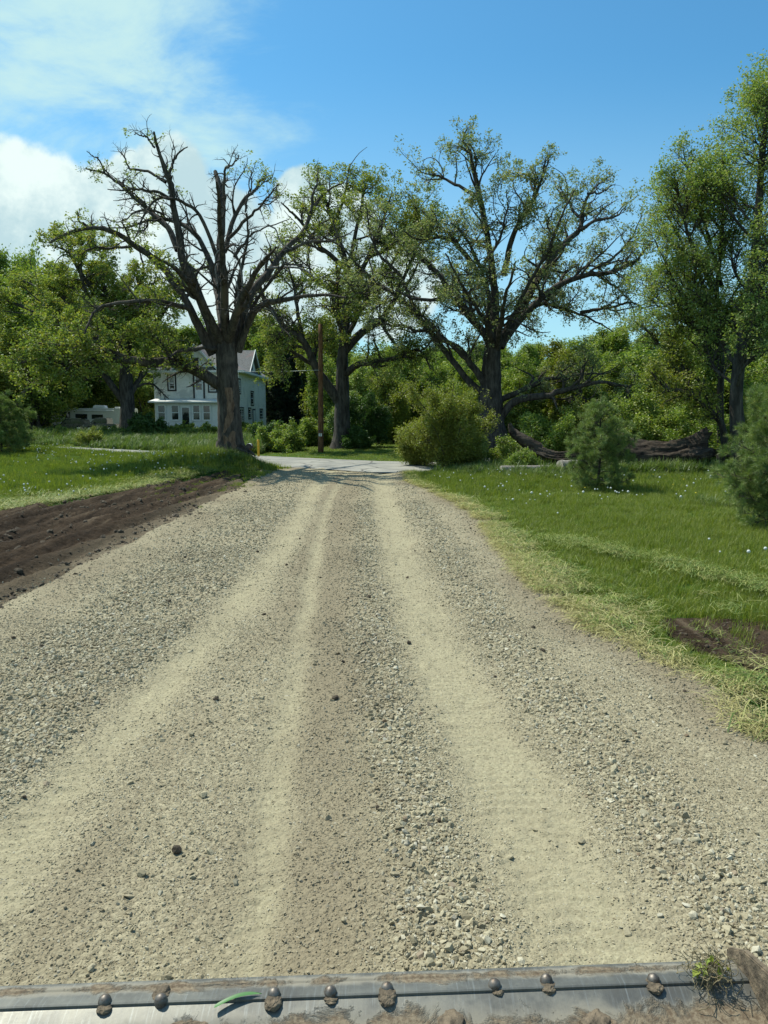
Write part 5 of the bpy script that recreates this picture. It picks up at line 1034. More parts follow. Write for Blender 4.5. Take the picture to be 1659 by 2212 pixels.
# ------------------------------------------------------------------ white house
def house():
    D0 = 68.0; xL, xR, yB = -20.8, -13.2, 83.0; ez = 5.8; zb = .35
    root = empty('white_house', ((xL + xR) / 2, D0, 0.3), 'two storey white clapboard house with black window trim and an enclosed porch', 'house')
    pxz = lambda X, Y, d: ((X - 829.5) / FPX * d, CH + (895 - Y) / FPX * d)
    # clapboards: each course leans out at its foot
    def siding(p, q, z0, z1, step=.21, out=.05):
        p, q = Vector(p), Vector(q); t = (q - p).normalized(); nrm = Vector((t.y, -t.x)); V = []; F = []; z = z0
        while z < z1 - .02:
            zt = min(z + step, z1); b = len(V)
            for s, zz in ((out, z), (.002, zt)): V += [(p.x + nrm.x * s, p.y + nrm.y * s, zz), (q.x + nrm.x * s, q.y + nrm.y * s, zz)]
            V += [(p.x + nrm.x * .002, p.y + nrm.y * .002, z), (q.x + nrm.x * .002, q.y + nrm.y * .002, z)]
            F += [(b, b + 1, b + 3, b + 2), (b + 4, b + 5, b + 1, b)]; z = zt
        return V, F
    mb = MB(); mb.box(xL, xR, D0, yB, zb, ez)
    for a, b in (((xL, D0), (xR, D0)), ((xR, D0), (xR, yB)), ((xL, yB), (xL, D0))): mb.add(*siding(a, b, zb, ez))
    wall = mb.build('wall', M['white'], root)
    [MB().box(x - .06, x + .06, y - .06, y + .06, zb, ez - .02).build('corner_board', M['trimwhite'], wall) for x, y in ((xL, D0), (xR, D0), (xR, yB))]
    MB().box(xL - .02, xR + .02, D0 - .02, yB, -.3, zb).build('foundation', M['conc'], root)
    # hip roof
    o = .62; x0, x1, y0, y1 = xL - o, xR + o, D0 - o, yB + o; rz = ez + 3.0; cx = (x0 + x1) / 2
    roof = MB().add([(x0, y0, ez + .12), (x1, y0, ez + .12), (x1, y1, ez + .12), (x0, y1, ez + .12), (cx, y0 + 4.6, rz), (cx, y1 - 4.6, rz)], [(0, 1, 4), (1, 2, 5, 4), (2, 3, 5), (3, 0, 4, 5), (3, 2, 1, 0)]).build('roof', M['shingle'], root)
    MB().box(x0 - .03, x1 + .03, y0 - .03, y1 + .03, ez - .06, ez + .115).build('eaves', M['trimwhite'], roof)
    MB().box(cx - .35, cx + .35, 75.2, 75.9, rz - .6, rz + .9).build('chimney', M['brick'], roof)
    def gable(axis, c, half, face, apex, base, depth, nm):
        g = empty(nm, (0, 0, 0)); g.parent = root
        def pt(u, z, dpt): return (c + u, face + dpt, z) if axis == 'y' else (face - dpt, c + u, z)
        m = MB(); m.add([pt(-half, base, .0), pt(half, base, 0), pt(0, apex, 0), pt(-half, base, depth), pt(half, base, depth), pt(0, apex, depth)], [(0, 1, 2), (3, 5, 4), (0, 2, 5, 3), (1, 4, 5, 2), (0, 3, 4, 1)])
        o1 = m.build(nm, M['white'], root); COL.objects.unlink(g); bpy.data.objects.remove(g)
        m = MB()
        for s in (-1, 1):
            a, b = (s * (half + .35), base - .18), (0, apex + .06); th = .10
            m.add([pt(a[0], a[1], -.35), pt(b[0], b[1], -.35), pt(b[0], b[1] + th, -.35), pt(a[0], a[1] + th, -.35), pt(a[0], a[1], depth), pt(b[0], b[1], depth), pt(b[0], b[1] + th, depth), pt(a[0], a[1] + th, depth)], [(0, 1, 2, 3), (4, 7, 6, 5), (0, 4, 5, 1), (1, 5, 6, 2), (2, 6, 7, 3), (3, 7, 4, 0)])
        m.build('gable_roof', M['shingle'], o1)
        m = MB()
        for s in (-1, 1):
            a, b = (s * (half + .38), base - .20), (0, apex + .05)
            m.add([pt(a[0], a[1], -.42), pt(b[0], b[1], -.42), pt(b[0], b[1] + .2, -.42), pt(a[0], a[1] + .2, -.42), pt(a[0], a[1], -.36), pt(b[0], b[1], -.36), pt(b[0], b[1] + .2, -.36), pt(a[0], a[1] + .2, -.36)], [(0, 1, 2, 3), (4, 7, 6, 5), (0, 4, 5, 1), (1, 5, 6, 2), (2, 6, 7, 3), (3, 7, 4, 0)])
        m.build('barge_boards', M['trimwhite'], o1)
        m = MB(); m.add([pt(-.28, base + .35, -.05), pt(.28, base + .35, -.05), pt(.28, base + 1.05, -.05), pt(-.28, base + 1.05, -.05), pt(-.28, base + .35, -.01), pt(.28, base + .35, -.01), pt(.28, base + 1.05, -.01), pt(-.28, base + 1.05, -.01)], [(0, 1, 2, 3), (4, 7, 6, 5), (0, 4, 5, 1), (1, 5, 6, 2), (2, 6, 7, 3), (3, 7, 4, 0)]); m.build('gable_window', M['black'], o1)
    gable('y', -17.0, 1.75, D0 - .12, 8.0, ez + .2, 4.2, 'front_gable'); gable('x', 74.4, 2.9, xR + .12, 8.1, ez + .2, 4.0, 'side_gable')
    # windows: dark trim, white sash, glass
    def win(axis, a, b, z0, z1, face, trim=.13, blind=0.0, nm='window', dark=True, mull=0):
        def bx(m, u0, u1, za, zb_, p0, p1): return m.box(u0, u1, face - p1, face - p0, za, zb_) if axis == 'y' else m.box(face + p0, face + p1, u0, u1, za, zb_)
        def ring(m, u0, u1, za, zb_, t, p0, p1): bx(m, u0, u1, zb_ - t, zb_, p0, p1); bx(m, u0, u1, za, za + t, p0, p1); bx(m, u0, u0 + t, za + t, zb_ - t, p0, p1); bx(m, u1 - t, u1, za + t, zb_ - t, p0, p1); return m
        w = ring(MB(), a, b, z0, z1, trim, .03, .085).build(nm, M['black' if dark else 'trimwhite'], root)
        m = ring(MB(), a + trim, b - trim, z0 + trim, z1 - trim, .07, .03, .07); bx(m, a + trim + .07, b - trim - .07, (z0 + z1) / 2 - .03, (z0 + z1) / 2 + .03, .03, .07)
        for k in range(mull): u = a + (b - a) * (k + 1) / (mull + 1); bx(m, u - .06, u + .06, z0 + trim + .07, z1 - trim - .07, .03, .072)
        m.build('sash', M['trimwhite'], w); bx(MB(), a + trim, b - trim, z0 + trim, z1 - trim, .031, .045).build('pane', M['glass'], w)
        if blind: bx(MB(), a + trim + .08, b - trim - .08, z1 - trim - .08 - blind, z1 - trim - .08, .046, .05).build('blind', M['blind'], w)
    X2 = lambda c: 274.3 + .2645 * c; Y2 = lambda c: 713.2 + .2645 * c
    def fw(c0, c1, r0, r1, d, face, **k):
        x0_, z1_ = pxz(X2(c0), Y2(r0), d); x1_, z0_ = pxz(X2(c1), Y2(r1), d); win('y', x0_, x1_, z0_, z1_, face, **k)
    fw(355, 428, 370, 502, D0, D0, blind=.45); fw(681, 758, 385, 515, D0, D0, blind=.4)
    # upper door with tall black casing
    x0_, z1_ = pxz(X2(576), Y2(378), D0); x1_, z0_ = pxz(X2(642), Y2(566), D0)
    dr = MB().box(x0_ - .16, x0_ - .02, D0 - .09, D0 - .03, z0_, z1_ + .1).box(x1_ + .02, x1_ + .16, D0 - .09, D0 - .03, z0_, z1_ + .1).box(x0_ - .16, x1_ + .16, D0 - .09, D0 - .03, z1_ + .1, z1_ + .24).build('upper_door', M['black'], root)
    MB().box(x0_, x1_, D0 - .07, D0 - .031, z0_, z1_).build('door_leaf', M['trimwhite'], dr)
    MB().box(x0_ + .12, x1_ - .12, D0 - .085, D0 - .071, z0_ + .85, z0_ + 1.4).box(x0_ + .12, x1_ - .12, D0 - .085, D0 - .071, z0_ + 1.5, z1_ - .12).build('pane', M['glass'], dr)
    def sw(c0, c1, r0, r1, **k):
        X0, X1 = X2(c0), X2(c1); ya, yb = FPX * xR / (X0 - 829.5), FPX * xR / (X1 - 829.5); ym = (ya + yb) / 2
        if yb - ya > 4: ya, yb = ym - .95, ym + .95
        win('x', ya, yb, CH + (895 - Y2(r1)) / FPX * ym, CH + (895 - Y2(r0)) / FPX * ym, xR, **k)
    sw(914, 940, 400, 527, mull=1); sw(1020, 1043, 500, 620); sw(912, 960, 628, 762, mull=2); sw(997, 1019, 632, 728); sw(1090, 1114, 642, 720)
    yd = FPX * xR / (X2(1042) - 829.5); sdoor = MB().box(xR + .03, xR + .09, yd - .75, yd + .75, zb, 2.55).build('side_door', M['black'], root); MB().box(xR + .091, xR + .11, yd - .55, yd + .55, zb + .1, 2.4).build('door_leaf', M['trimwhite'], sdoor)
    # enclosed porch
    pf = 66.0; px0, px1 = pxz(X2(250), 0, pf)[0], xR - .15; zf = .62; zr = 3.15
    porch = MB().box(px0, px1, pf, D0 - .04, zf, zr - .15).build('porch', M['trimwhite'], root)
    MB().box(px0 + .05, px1 - .05, pf + .06, D0 - .04, -.2, zf).build('porch_base', M['conc'], porch)
    MB().add([(px0 - .5, pf - .5, zr - .14), (px1 + .4, pf - .5, zr - .14), (px1 + .4, D0 - .03, zr + .16), (px0 - .5, D0 - .03, zr + .16), (px0 - .5, pf - .5, zr - .02), (px1 + .4, pf - .5, zr - .02), (px1 + .4, D0 - .03, zr + .28), (px0 - .5, D0 - .03, zr + .28)], [(3, 2, 1, 0), (4, 5, 6, 7), (0, 1, 5, 4), (1, 2, 6, 5), (2, 3, 7, 6), (3, 0, 4, 7)]).build('porch_roof', M['trimwhite'], porch)
    for c0, c1 in ((262, 338), (372, 448), (545, 619), (627, 703)):
        x0_, z1_ = pxz(X2(c0), Y2(606), pf); x1_, z0_ = pxz(X2(c1), Y2(742), pf); win('y', x0_, x1_, z0_, z1_, pf, trim=.07, dark=False, nm='porch_window')
    x0_, z1_ = pxz(X2(455), Y2(620), pf); x1_, z0_ = pxz(X2(536), Y2(812), pf)
    pd = MB().box(x0_, x0_ + .13, pf - .1, pf - .02, zf, z1_).box(x1_ - .13, x1_, pf - .1, pf - .02, zf, z1_).box(x0_ + .13, x1_ - .13, pf - .1, pf - .02, z1_ - .16, z1_).build('porch_door', M['trimwhite'], root)
    MB().box(x0_ + .13, x1_ - .13, pf - .05, pf - .021, zf + .05, z1_ - .16).build('pane', M['glass'], pd); MB().box(x0_ + .13, x1_ - .13, pf - .07, pf - .051, zf + .05, zf + .28).build('kick_plate', M['conc'], pd)
    MB().box(x0_ - .1, x1_ + .1, pf - .55, pf - .11, -.1, zf - .2).box(x0_ - .1, x1_ + .1, pf - .95, pf - .55, -.1, zf - .42).build('steps', M['conc'], pd)
    rebase(root)
house()
# things leaning against the porch
d = 65.4; pz = .66
c = Vector(((274.3 + .2645 * 350 - 829.5) / FPX * d, d, .75)); r_ = empty('garden_ornament', (c.x, c.y, .3), 'small dark anchor shaped ornament leaning on the porch wall below its second window', 'ornament')
MB().tube([c + Vector((0, 0, -.35)), c + Vector((.05, 0, .55))], .025, 6).build('shank', M['darkmetal'], r_)
MB().tube([c + Vector((-.38, 0, .18)), c + Vector((-.25, 0, -.10)), c + Vector((0, 0, -.22)), c + Vector((.22, 0, -.12)), c + Vector((.32, 0, .05))], .03, 6).tube([c + Vector((-1.0, 0, .28)), c + Vector((-.6, 0, .12)), c + Vector((-.3, 0, .02))], .02, 6).build('arms', M['darkmetal'], r_); rebase(r_)
c = Vector(((274.3 + .2645 * 440 - 829.5) / FPX * d, d, .5)); r_ = empty('hand_cart', (c.x, c.y, .3), 'small upright hand cart standing just left of the porch door', 'cart')
MB().tube([c + Vector((-.3, 0, -.2)), c + Vector((-.15, 0, .55)), c + Vector((.05, 0, .75)), c + Vector((.15, 0, .5)), c + Vector((.1, 0, -.2))], .022, 6).tube([c + Vector((-.25, 0, .15)), c + Vector((.12, 0, .15))], .018, 6).build('frame', M['chrome'], r_)
for s in (-1, 1): w_ = MB().tube([c + Vector((-.1 + s * .17, -.12, -.2)), c + Vector((-.1 + s * .17, -.06, -.2))], .11, 14).build('wheel', M['rubber'], r_)
rebase(r_)

# ------------------------------------------------------------------ travel trailer and the two cars
def trailer():
    d = 74.0; y = d; z0, z1 = .72, 2.0 + (895 - 882) / FPX * d; xa, xb = (116 - 829.5) / FPX * d, -25.2
    root = empty('travel_trailer', ((xa + xb) / 2, y + 1.2, .3), 'long white travel trailer parked behind the two dark vehicles', 'travel trailer')
    prof = [(xa + .05, z0 + .25), (xa, z0 + .9), (xa + .22, z1 - .25), (xa + .5, z1), (xb, z1), (xb, z0), (xa + .35, z0)]
    MB().prism(prof, 'y', y, y + 2.4).build('body', M['rvwhite'], root, bevel=.06)
    MB().box(xa + .45, xb - .1, y - .05, y - .005, z1 - .10, z1 - .02).build('roof_rail', M['trimwhite'], root)
    MB().tube([(xa + 2.2, y - .12, z1 - .22), (xa + 6.3, y - .12, z1 - .26)], .06, 8).build('awning', M['trimwhite'], root)
    MB().prism([(xa + 3.85, z1 + .01), (xa + 3.95, z1 + .26), (xa + 4.15, z1 + .32), (xa + 5.0, z1 + .28), (xa + 5.15, z1 + .01)], 'y', y + .8, y + 1.6).build('air_conditioner', M['trimwhite'], root, bevel=.03)
    MB().box(xa + 6.1, xa + 6.5, y + .8, y + 1.2, z1 + .01, z1 + .14).build('roof_vent', M['trimwhite'], root)
    for X0, X1, Y0, Y1 in ((710, 786, 620, 674), (855, 972, 642, 684), (1030, 1142, 648, 684)):
        x0, x1 = ((.1984 * X0) - 829.5) / FPX * d, ((.1984 * X1) - 829.5) / FPX * d; za, zb = CH + (895 - 768 - .1984 * Y1) / FPX * d, CH + (895 - 768 - .1984 * Y0) / FPX * d
        w = MB().box(x0 - .05, x1 + .05, y - .03, y - .002, za - .05, zb + .05).build('window', M['darkmetal'], root, bevel=.01); MB().box(x0, x1, y - .045, y - .031, za, zb).build('pane', M['glass'], w)
    for xw in (xa + 4.6, xa + 5.5):
        w = MB().tube([(xw, y - .02, .62), (xw, y + .22, .62)], .34, 20).build('wheel', M['rubber'], root); MB().tube([(xw, y - .04, .62), (xw, y - .021, .62)], .18, 14).build('hub', M['chrome'], w)
    MB().tube([(xa + .2, y + 1.2, z0 + .05), (xa - 1.0, y + 1.2, z0 - .05)], .06, 6).tube([(xa - .85, y + 1.2, z0 - .05), (xa - .85, y + 1.2, .3)], .04, 6).build('tow_bar', M['darkmetal'], root)
    rebase(root)
trailer()
def car(name, d, X0, X1, Yt, label, cat, paint, pickup=False, seed=0, rz=0.0):
    xa, xb = (X0 - 829.5) / FPX * d, (X1 - 829.5) / FPX * d; L = xb - xa; zt = CH + (895 - Yt) / FPX * d; g0 = .3; wd = 1.8; hgt = zt - g0
    root = empty(name, ((xa + xb) / 2, d, g0), label, cat)
    fx = lambda t: xa + L * t; fz = lambda t: g0 + hgt * t
    lower = [(0.0, .25), (.0, .48), (.02, .58), (.26, .63), (.98, .60), (1, .5), (1, .25), (.86, .18), (.72, .18), (.28, .18), (.14, .18)]
    body = MB().prism([(fx(a), fz(b)) for a, b in lower], 'y', d - wd / 2, d + wd / 2).build('body', M[paint], root, bevel=.05)
    cab = [(.20, .62), (.36, .97), (.42, 1.0), (.66, .99), (.70, .95), (.72, .61)] if pickup else [(.18, .62), (.34, .95), (.42, 1.0), (.82, .98), (.93, .90), (.97, .60)]
    MB().prism([(fx(a), fz(b)) for a, b in cab], 'y', d - wd / 2 + .14, d + wd / 2 - .14).build('cabin', M[paint], root, bevel=.05)
    sg = [(.25, .65), (.37, .92), (.53, .94), (.53, .65)]; sg2 = [(.55, .65), (.55, .94), (.67, .93), (.69, .65)] if pickup else [(.55, .65), (.55, .94), (.80, .92), (.90, .66)]
    for q in (sg, sg2): MB().prism([(fx(a), fz(b)) for a, b in q], 'y', d - wd / 2 + .115, d - wd / 2 + .139).build('side_window', M['glass'], root)
    MB().prism([(fx(.205), fz(.66)), (fx(.345), fz(.945)), (fx(.33), fz(.955)), (fx(.185), fz(.66))], 'y', d - wd / 2 + .24, d + wd / 2 - .24).build('windscreen', M['glass'], root)
    for xw in (.2, .8):
        w = MB().tube([(fx(xw), d - wd / 2 - .03, g0 + .34), (fx(xw), d - wd / 2 + .2, g0 + .34)], .34, 22).build('wheel', M['rubber'], root); MB().tube([(fx(xw), d - wd / 2 - .045, g0 + .34), (fx(xw), d - wd / 2 - .031, g0 + .34)], .2, 14).build('rim', M['chrome'], w)
        MB().tube([(fx(xw), d + wd / 2 - .2, g0 + .34), (fx(xw), d + wd / 2 + .03, g0 + .34)], .34, 22).build('wheel', M['rubber'], root)
    for s in (-1, 1): MB().box(fx(0) - .03, fx(0) + .1, d + s * .62 - .18, d + s * .62 + .18, fz(.44), fz(.54)).build('headlight', M['chrome'], root)
    MB().box(fx(.3), fx(.34), d - wd / 2 - .16, d - wd / 2 + .1, fz(.62), fz(.72)).build('mirror', M[paint], root)
    if not pickup: MB().tube([(fx(.42), d - wd / 2 + .2, fz(1.02)), (fx(.85), d - wd / 2 + .2, fz(1.0))], .025, 6).build('roof_rail', M['chrome'], root)
    rebase(root)
car('parked_car', 69.5, 130, 196, 904, 'dark car parked in front of the left half of the travel trailer', 'car', 'carblack')
car('parked_pickup', 67.5, 192, 262, 902, 'dark grey vehicle parked between the other car and the thick dark oak', 'pickup', 'cargrey', pickup=True)

# ------------------------------------------------------------------ roadside bits
def pole():
    d = 38.4; b = P(693, 978, d); t = P(692.5, 700, d); root = empty('utility_pole', (b.x, d, float(H(b.x, d))), 'brown wooden utility pole standing beyond the road with a small white tag', 'utility pole')
    n = 12; mb = MB(); B0 = Vector((b.x, d, root.location.z - .3)); mb.tube([B0.lerp(t, i / n) for i in range(n + 1)], [.155 - .05 * i / n for i in range(n + 1)], k=16); mb.build('post', M['pole'], root, smooth=True)
    for Yc in (931, 938):
        zc = P(693, Yc, d).z; s = MB().box(b.x - .085, b.x + .085, d - .165, d - .150, zc - (.10 if Yc > 933 else .03), zc + (.05 if Yc > 933 else .03)).build('tag_plate', M['sign' if Yc > 933 else 'darkmetal'], root)
        if Yc > 933: MB().box(b.x - .012, b.x + .012, d - .169, d - .166, zc - .07, zc + .0).box(b.x - .05, b.x + .05, d - .169, d - .166, zc + .015, zc + .03).build('marking', M['ink'], s)
    MB().box(b.x + .10, b.x + .14, d - .08, d - .04, 0.1, P(0, 830, d).z).build('ground_wire_cover', M['darkmetal'], root)
    MB().tube([(b.x - .02, d - .16, t.z - 1.6), (b.x - .02, d + .17, t.z - 1.6)], .02, 6).tube([(b.x, d - .22, P(0, 800, d).z), (b.x, d - .12, P(0, 800, d).z)], .04, 8).build('insulator', M['darkmetal'], root)
    rebase(root); return Vector((b.x, d - .2, P(0, 800, d).z))
pt = pole()
ends = [pt, P(545, 803, 52), P(350, 797, 62), P(150, 793, 70), P(-60, 790, 78)]
mb = MB(); pts = [Vector(v) for v in resample([list(e) for e in ends], 60)]; mb.tube(pts, .014, 5); w_ = mb.build('overhead_cable', M['wire']); tag(w_, 'single pale overhead cable running from the utility pole past the house front', 'cable')
# yellow marker and mailbox
d = 34.6; b = P(558.5, 985, d); r_ = empty('marker_post', (b.x, d, float(H(b.x, d))), 'slim yellow marker post at the road edge right of the mailbox', 'marker post'); zt = P(0, 949, d).z
MB().prism([(b.x - .045, d - .01), (b.x + .045, d - .01), (b.x + .055, d + .02), (b.x, d + .035), (b.x - .055, d + .02)], 'z', r_.location.z - .1, zt - .06).build('post', M['yellow'], r_); MB().tube([(b.x, d + .005, zt - .07), (b.x, d + .005, zt)], [.062, .03], 10).build('cap', M['yellow'], r_); rebase(r_)
d = 33.8; b = P(540, 985, d); r_ = empty('mailbox', (b.x, d, float(H(b.x, d))), 'small dark mailbox with a pale top on a post behind the old oak', 'mailbox'); zt = P(0, 958, d).z
MB().box(b.x - .05, b.x + .05, d - .05, d + .05, r_.location.z - .2, zt - .22).build('post', M['pole'], r_)
MB().prism([(b.x - .13, zt - .22), (b.x + .13, zt - .22), (b.x + .13, zt - .10), (b.x + .10, zt - .03), (b.x, zt), (b.x - .10, zt - .03), (b.x - .13, zt - .10)], 'y', d - .24, d + .24).build('box', M['darkmetal'], r_, bevel=.008)
MB().prism([(b.x - .135, zt - .10), (b.x - .10, zt - .025), (b.x, zt + .008), (b.x + .10, zt - .025), (b.x + .135, zt - .10), (b.x + .10, zt - .02), (b.x, zt + .02), (b.x - .10, zt - .02)], 'y', d - .25, d - .05).build('pale_hood', M['trimwhite'], r_); MB().box(b.x + .131, b.x + .141, d - .1, d - .07, zt - .15, zt + .02).build('flag', M['brick'], r_); rebase(r_)
# broken boards at the foot of the oak
for (X0, Y0, X1, Y1, dd, lab) in ((520, 958, 552, 985, 27.0, 'longer dark broken board leaning right off the old oak roots'), (512, 968, 540, 980, 26.8, 'short dark broken board low against the old oak roots')):
    a, b2 = P(X0, Y0, dd), P(X1, Y1, dd + .1); o_ = MB().tube([a, a.lerp(b2, .5) + Vector((0, 0, -.02)), b2], [.05, .055, .035], 5).build('broken_board', M['bark']); tag(o_, lab, 'wood')
# dark bench like timber lying in the far yard
a = P(703, 951, 50); r_ = empty('low_bench', (a.x + .5, 50, float(H(a.x, 50))), 'low dark plank bench in the sunny yard left of the forked oak', 'bench')
MB().box(a.x, a.x + 1.3, 49.8, 50.2, .46 + r_.location.z, .54 + r_.location.z).build('plank', M['darkmetal'], r_)
for s in (.12, 1.1): MB().box(a.x + s, a.x + s + .09, 49.85, 50.15, r_.location.z, .46 + r_.location.z).build('leg', M['darkmetal'], r_)
rebase(r_)

# ------------------------------------------------------------------ loader bucket in front of the cab
def steel_mat():
    m, t = newmat('worn_steel')
    tc = t.node('ShaderNodeTexCoord'); O = (tc, 'Object')
    n1 = t.node('ShaderNodeTexNoise', {'Vector': O, 'Scale': 5.0, 'Detail': 9.0, 'Roughness': 0.68}); n2 = t.node('ShaderNodeTexNoise', {'Vector': O, 'Scale': 6.5, 'Detail': 9.0, 'Roughness': 0.68, 'Distortion': .8})
    mp = t.node('ShaderNodeMapping', {'Vector': O, 'Scale': (40, 2, 2), 'Rotation': (0, 0, .5)}); sc = t.node('ShaderNodeTexNoise', {'Vector': mp, 'Scale': 3.0, 'Detail': 5.0, 'Roughness': .7}); fi = t.node('ShaderNodeTexNoise', {'Vector': O, 'Scale': 70.0, 'Detail': 5.0, 'Roughness': .7})
    col = t.mix(t.remap((n1, 0), .35, .65), (.115, .112, .10), (.19, .188, .165)); col = t.mix(t.remap((sc, 0), .5, .75, 0, .4), col, (.36, .39, .39)); col = t.mix(t.remap((fi, 0), .55, .72, 0, .6), col, (.11, .115, .115))
    at = t.node('ShaderNodeAttribute', attribute_name='mudzone')
    mud = t.remap(t.math('ADD', t.math('ADD', t.math('MULTIPLY', (n2, 0), 1.8), t.math('MULTIPLY', (n1, 0), 1.0)), (at, 'Fac')), 1.56, 1.86); film = t.remap(t.math('ADD', (n1, 0), (at, 'Fac')), .42, .90, 0, .9)
    mc = t.mix(t.remap((fi, 0), .35, .65), (.11, .078, .048), (.225, .18, .12)); col = t.mix(film, col, (.23, .205, .155)); col = t.mix(mud, col, mc)
    dirt = t.math('MAXIMUM', mud, film)
    b = t.node('ShaderNodeBsdfPrincipled'); t.l.new(col.outputs[2], b.inputs['Base Color']); t.l.new(t.remap(dirt, 0, .8, .5, 0.0).outputs[0], b.inputs['Metallic']); t.l.new(t.remap(dirt, 0, 1, .50, .95).outputs[0], b.inputs['Roughness'])
    h = t.math('ADD', t.math('MULTIPLY', mud, 1.0), t.math('MULTIPLY', (fi, 0), t.remap(mud, 0, 1, .06, .9))); bp = t.node('ShaderNodeBump', {'Height': h, 'Distance': .004, 'Strength': 1.0}); t.l.new(bp.outputs[0], b.inputs['Normal'])
    o = t.node('ShaderNodeOutputMaterial'); t.l.new(b.outputs[0], o.inputs[0]); return m
M['steel'] = steel_mat(); M['mud'] = simple('dried_mud', (.13, .10, .066), .95, var=.55, scale=25, bump=.008, bscale=70); M['bolt'] = simple('bolt_steel', (.17, .15, .13), .55, metal=.7, var=.3, scale=60, dirt=(.10, .07, .05), dscale=50, damt=.8)
def bucket():
    z = .34; E0, E1 = PZ(0, 2128, z), PZ(1578, 2071, z); ex = (E1 - E0).normalized(); E0 = E0 - ex * .12; back = Vector((ex.y, -ex.x, 0)); W = (E1 - E0).length
    root = empty('loader_bucket', (E0 + E1) / 2 + back * .4, 'muddy steel loader bucket edge with a row of round bolt heads', 'loader bucket'); root.location.z = .0
    # cross section: distance back from the lip, height over the lip line
    def strip(name, prof, mud, u0=0.0, u1=None, nu=260, parent=root):
        u1 = W if u1 is None else u1; us_ = np.linspace(u0, u1, nu); V = []; A_ = []
        for s, h in prof:
            for u in us_: p = E0 + ex * float(u) + back * s; V.append((p.x, p.y, z + h)); A_.append(mud(s, u / W))
        F = [(i * nu + j, i * nu + j + 1, (i + 1) * nu + j + 1, (i + 1) * nu + j) for i in range(len(prof) - 1) for j in range(nu - 1)]
        return npmesh(name, V, np.array(F), [M['steel']], parent=parent, attrs={'mudzone': ('POINT', A_)})
    ed = [(.0, -.028), (.0, -.006), (.004, 0.0), (.030, .006), (.034, .0065)] ; ed2 = [(.034, .0065), (.040, .004), (.07, .010), (.100, .0155), (.104, .013), (.104, -.02)]
    blade = strip('cutting_edge', ed + ed2[1:], lambda s, t: .34 if .026 < s < .046 else -.10)
    fl = [(.104, .006), (.110, .005), (.16, -.012), (.24, -.035), (.34, -.055), (.36, -.05), (.372, -.055), (.5, -.07), (.75, -.085)]
    def subdiv(pr, k=5): out = []; [out.extend([(pr[i][0] + (pr[i + 1][0] - pr[i][0]) * q / k, pr[i][1] + (pr[i + 1][1] - pr[i][1]) * q / k) for q in range(k)]) for i in range(len(pr) - 1)]; return out + [pr[-1]]
    strip('bucket_floor', subdiv(fl), lambda s, t: -.06 + .46 * sst(.104, .20, s) * (.35 + .65 * sst(.12, .42, t)))
    # underside so it has thickness
    strip('wear_plate', [(.0, -.028), (.104, -.034), (.5, -.12), (.75, -.13)], lambda s, t: .4, nu=20)
    # right side plate
    def cheek(off, th):
        pr = [(-.02, -.04), (-.03, .015), (.06, .075), (.22, .115), (.45, .20), (.8, .36), (.8, -.16), (.3, -.10)]; V = []
        for k in (0, 1):
            for s, h in pr: p = E0 + ex * (W + off + th * k) + back * s; V.append((p.x, p.y, z + h))
        n = len(pr); return V, [tuple(range(n)), tuple(range(2 * n - 1, n - 1, -1))] + [(i, (i + 1) % n, (i + 1) % n + n, i + n) for i in range(n)]
    MB().add(*cheek(.001, .022)).build('side_plate', M['mud'], root, bevel=.004)
    # bolts, heads bedded in mud
    for k, (X, Y) in enumerate(((227, 2167), (348, 2165), (592, 2152), (714, 2148), (836, 2140), (1068, 2132), (1180, 2122), (1411, 2121))):
        r = ray(X, Y); p = PZ(X, Y + 6, z + .0); s = (p - E0).dot(back); hh = float(np.interp(s, [q[0] for q in fl], [q[1] for q in fl])); p.z = z + hh
        m = MB(); R0 = .0185; m.tube([p + Vector((0, 0, -.01)), p + Vector((0, 0, .010)), p + Vector((0, 0, .019)), p + Vector((0, 0, .025)), p + Vector((0, 0, .028))], [R0, R0, R0 * .86, R0 * .5, R0 * .12], 20); b = m.build('bolt', M['bolt'], root, smooth=True)
        rr = np.random.default_rng(500 + k); bm = bmesh.new(); bmesh.ops.create_icosphere(bm, subdivisions=4, radius=1)
        big = (1, 1.5, 1.5, .8, 1.6, .7, 1.2, 1.3)[k]
        for v in bm.verts: q = v.co; f = .8 + .5 * fbm(np.array([q.x * 2.4 + k * 7]), np.array([q.y * 2.4 + q.z * 2]), 7)[0]; v.co = Vector((q.x * .020 * f * big ** .5, q.y * .022 * f * big, max(q.z, -.2) * .011 * f * big))
        me = bpy.data.meshes.new('mud_lump'); bm.to_mesh(me); bm.free(); me.materials.append(M['mud']); o_ = bpy.data.objects.new('mud_lump', me); COL.objects.link(o_); o_.parent = b; o_.location = p + back * (.014 if k != 1 else -.03) + ex * rr.normal(0, .006)
    # heaps of dried mud lying on the floor of the bucket
    def heap(name, X, Y, a, b_, h, seed, rot=0, lab=None, cat=None, group=None):
        p = PZ(X, Y, z - .03); bm = bmesh.new(); bmesh.ops.create_grid(bm, x_segments=60, y_segments=60, size=1)
        s = (p - E0).dot(back); zf = z + float(np.interp(s, [q[0] for q in fl], [q[1] for q in fl]))
        for v in bm.verts:
            x_, y_ = v.co.x, v.co.y; rr = math.hypot(x_, y_) + 1.1 * (fbm(np.array([x_ * 1.8 + seed]), np.array([y_ * 1.8]), seed)[0] - .5); q = max(0, 1 - rr / .8); f = q ** .6 * (.5 + fbm(np.array([x_ * 6 + seed]), np.array([y_ * 6]), seed + 1)[0])
            v.co = Vector((x_ * a, y_ * b_, h * f - .012 - (0 if q > 0 else .02)))
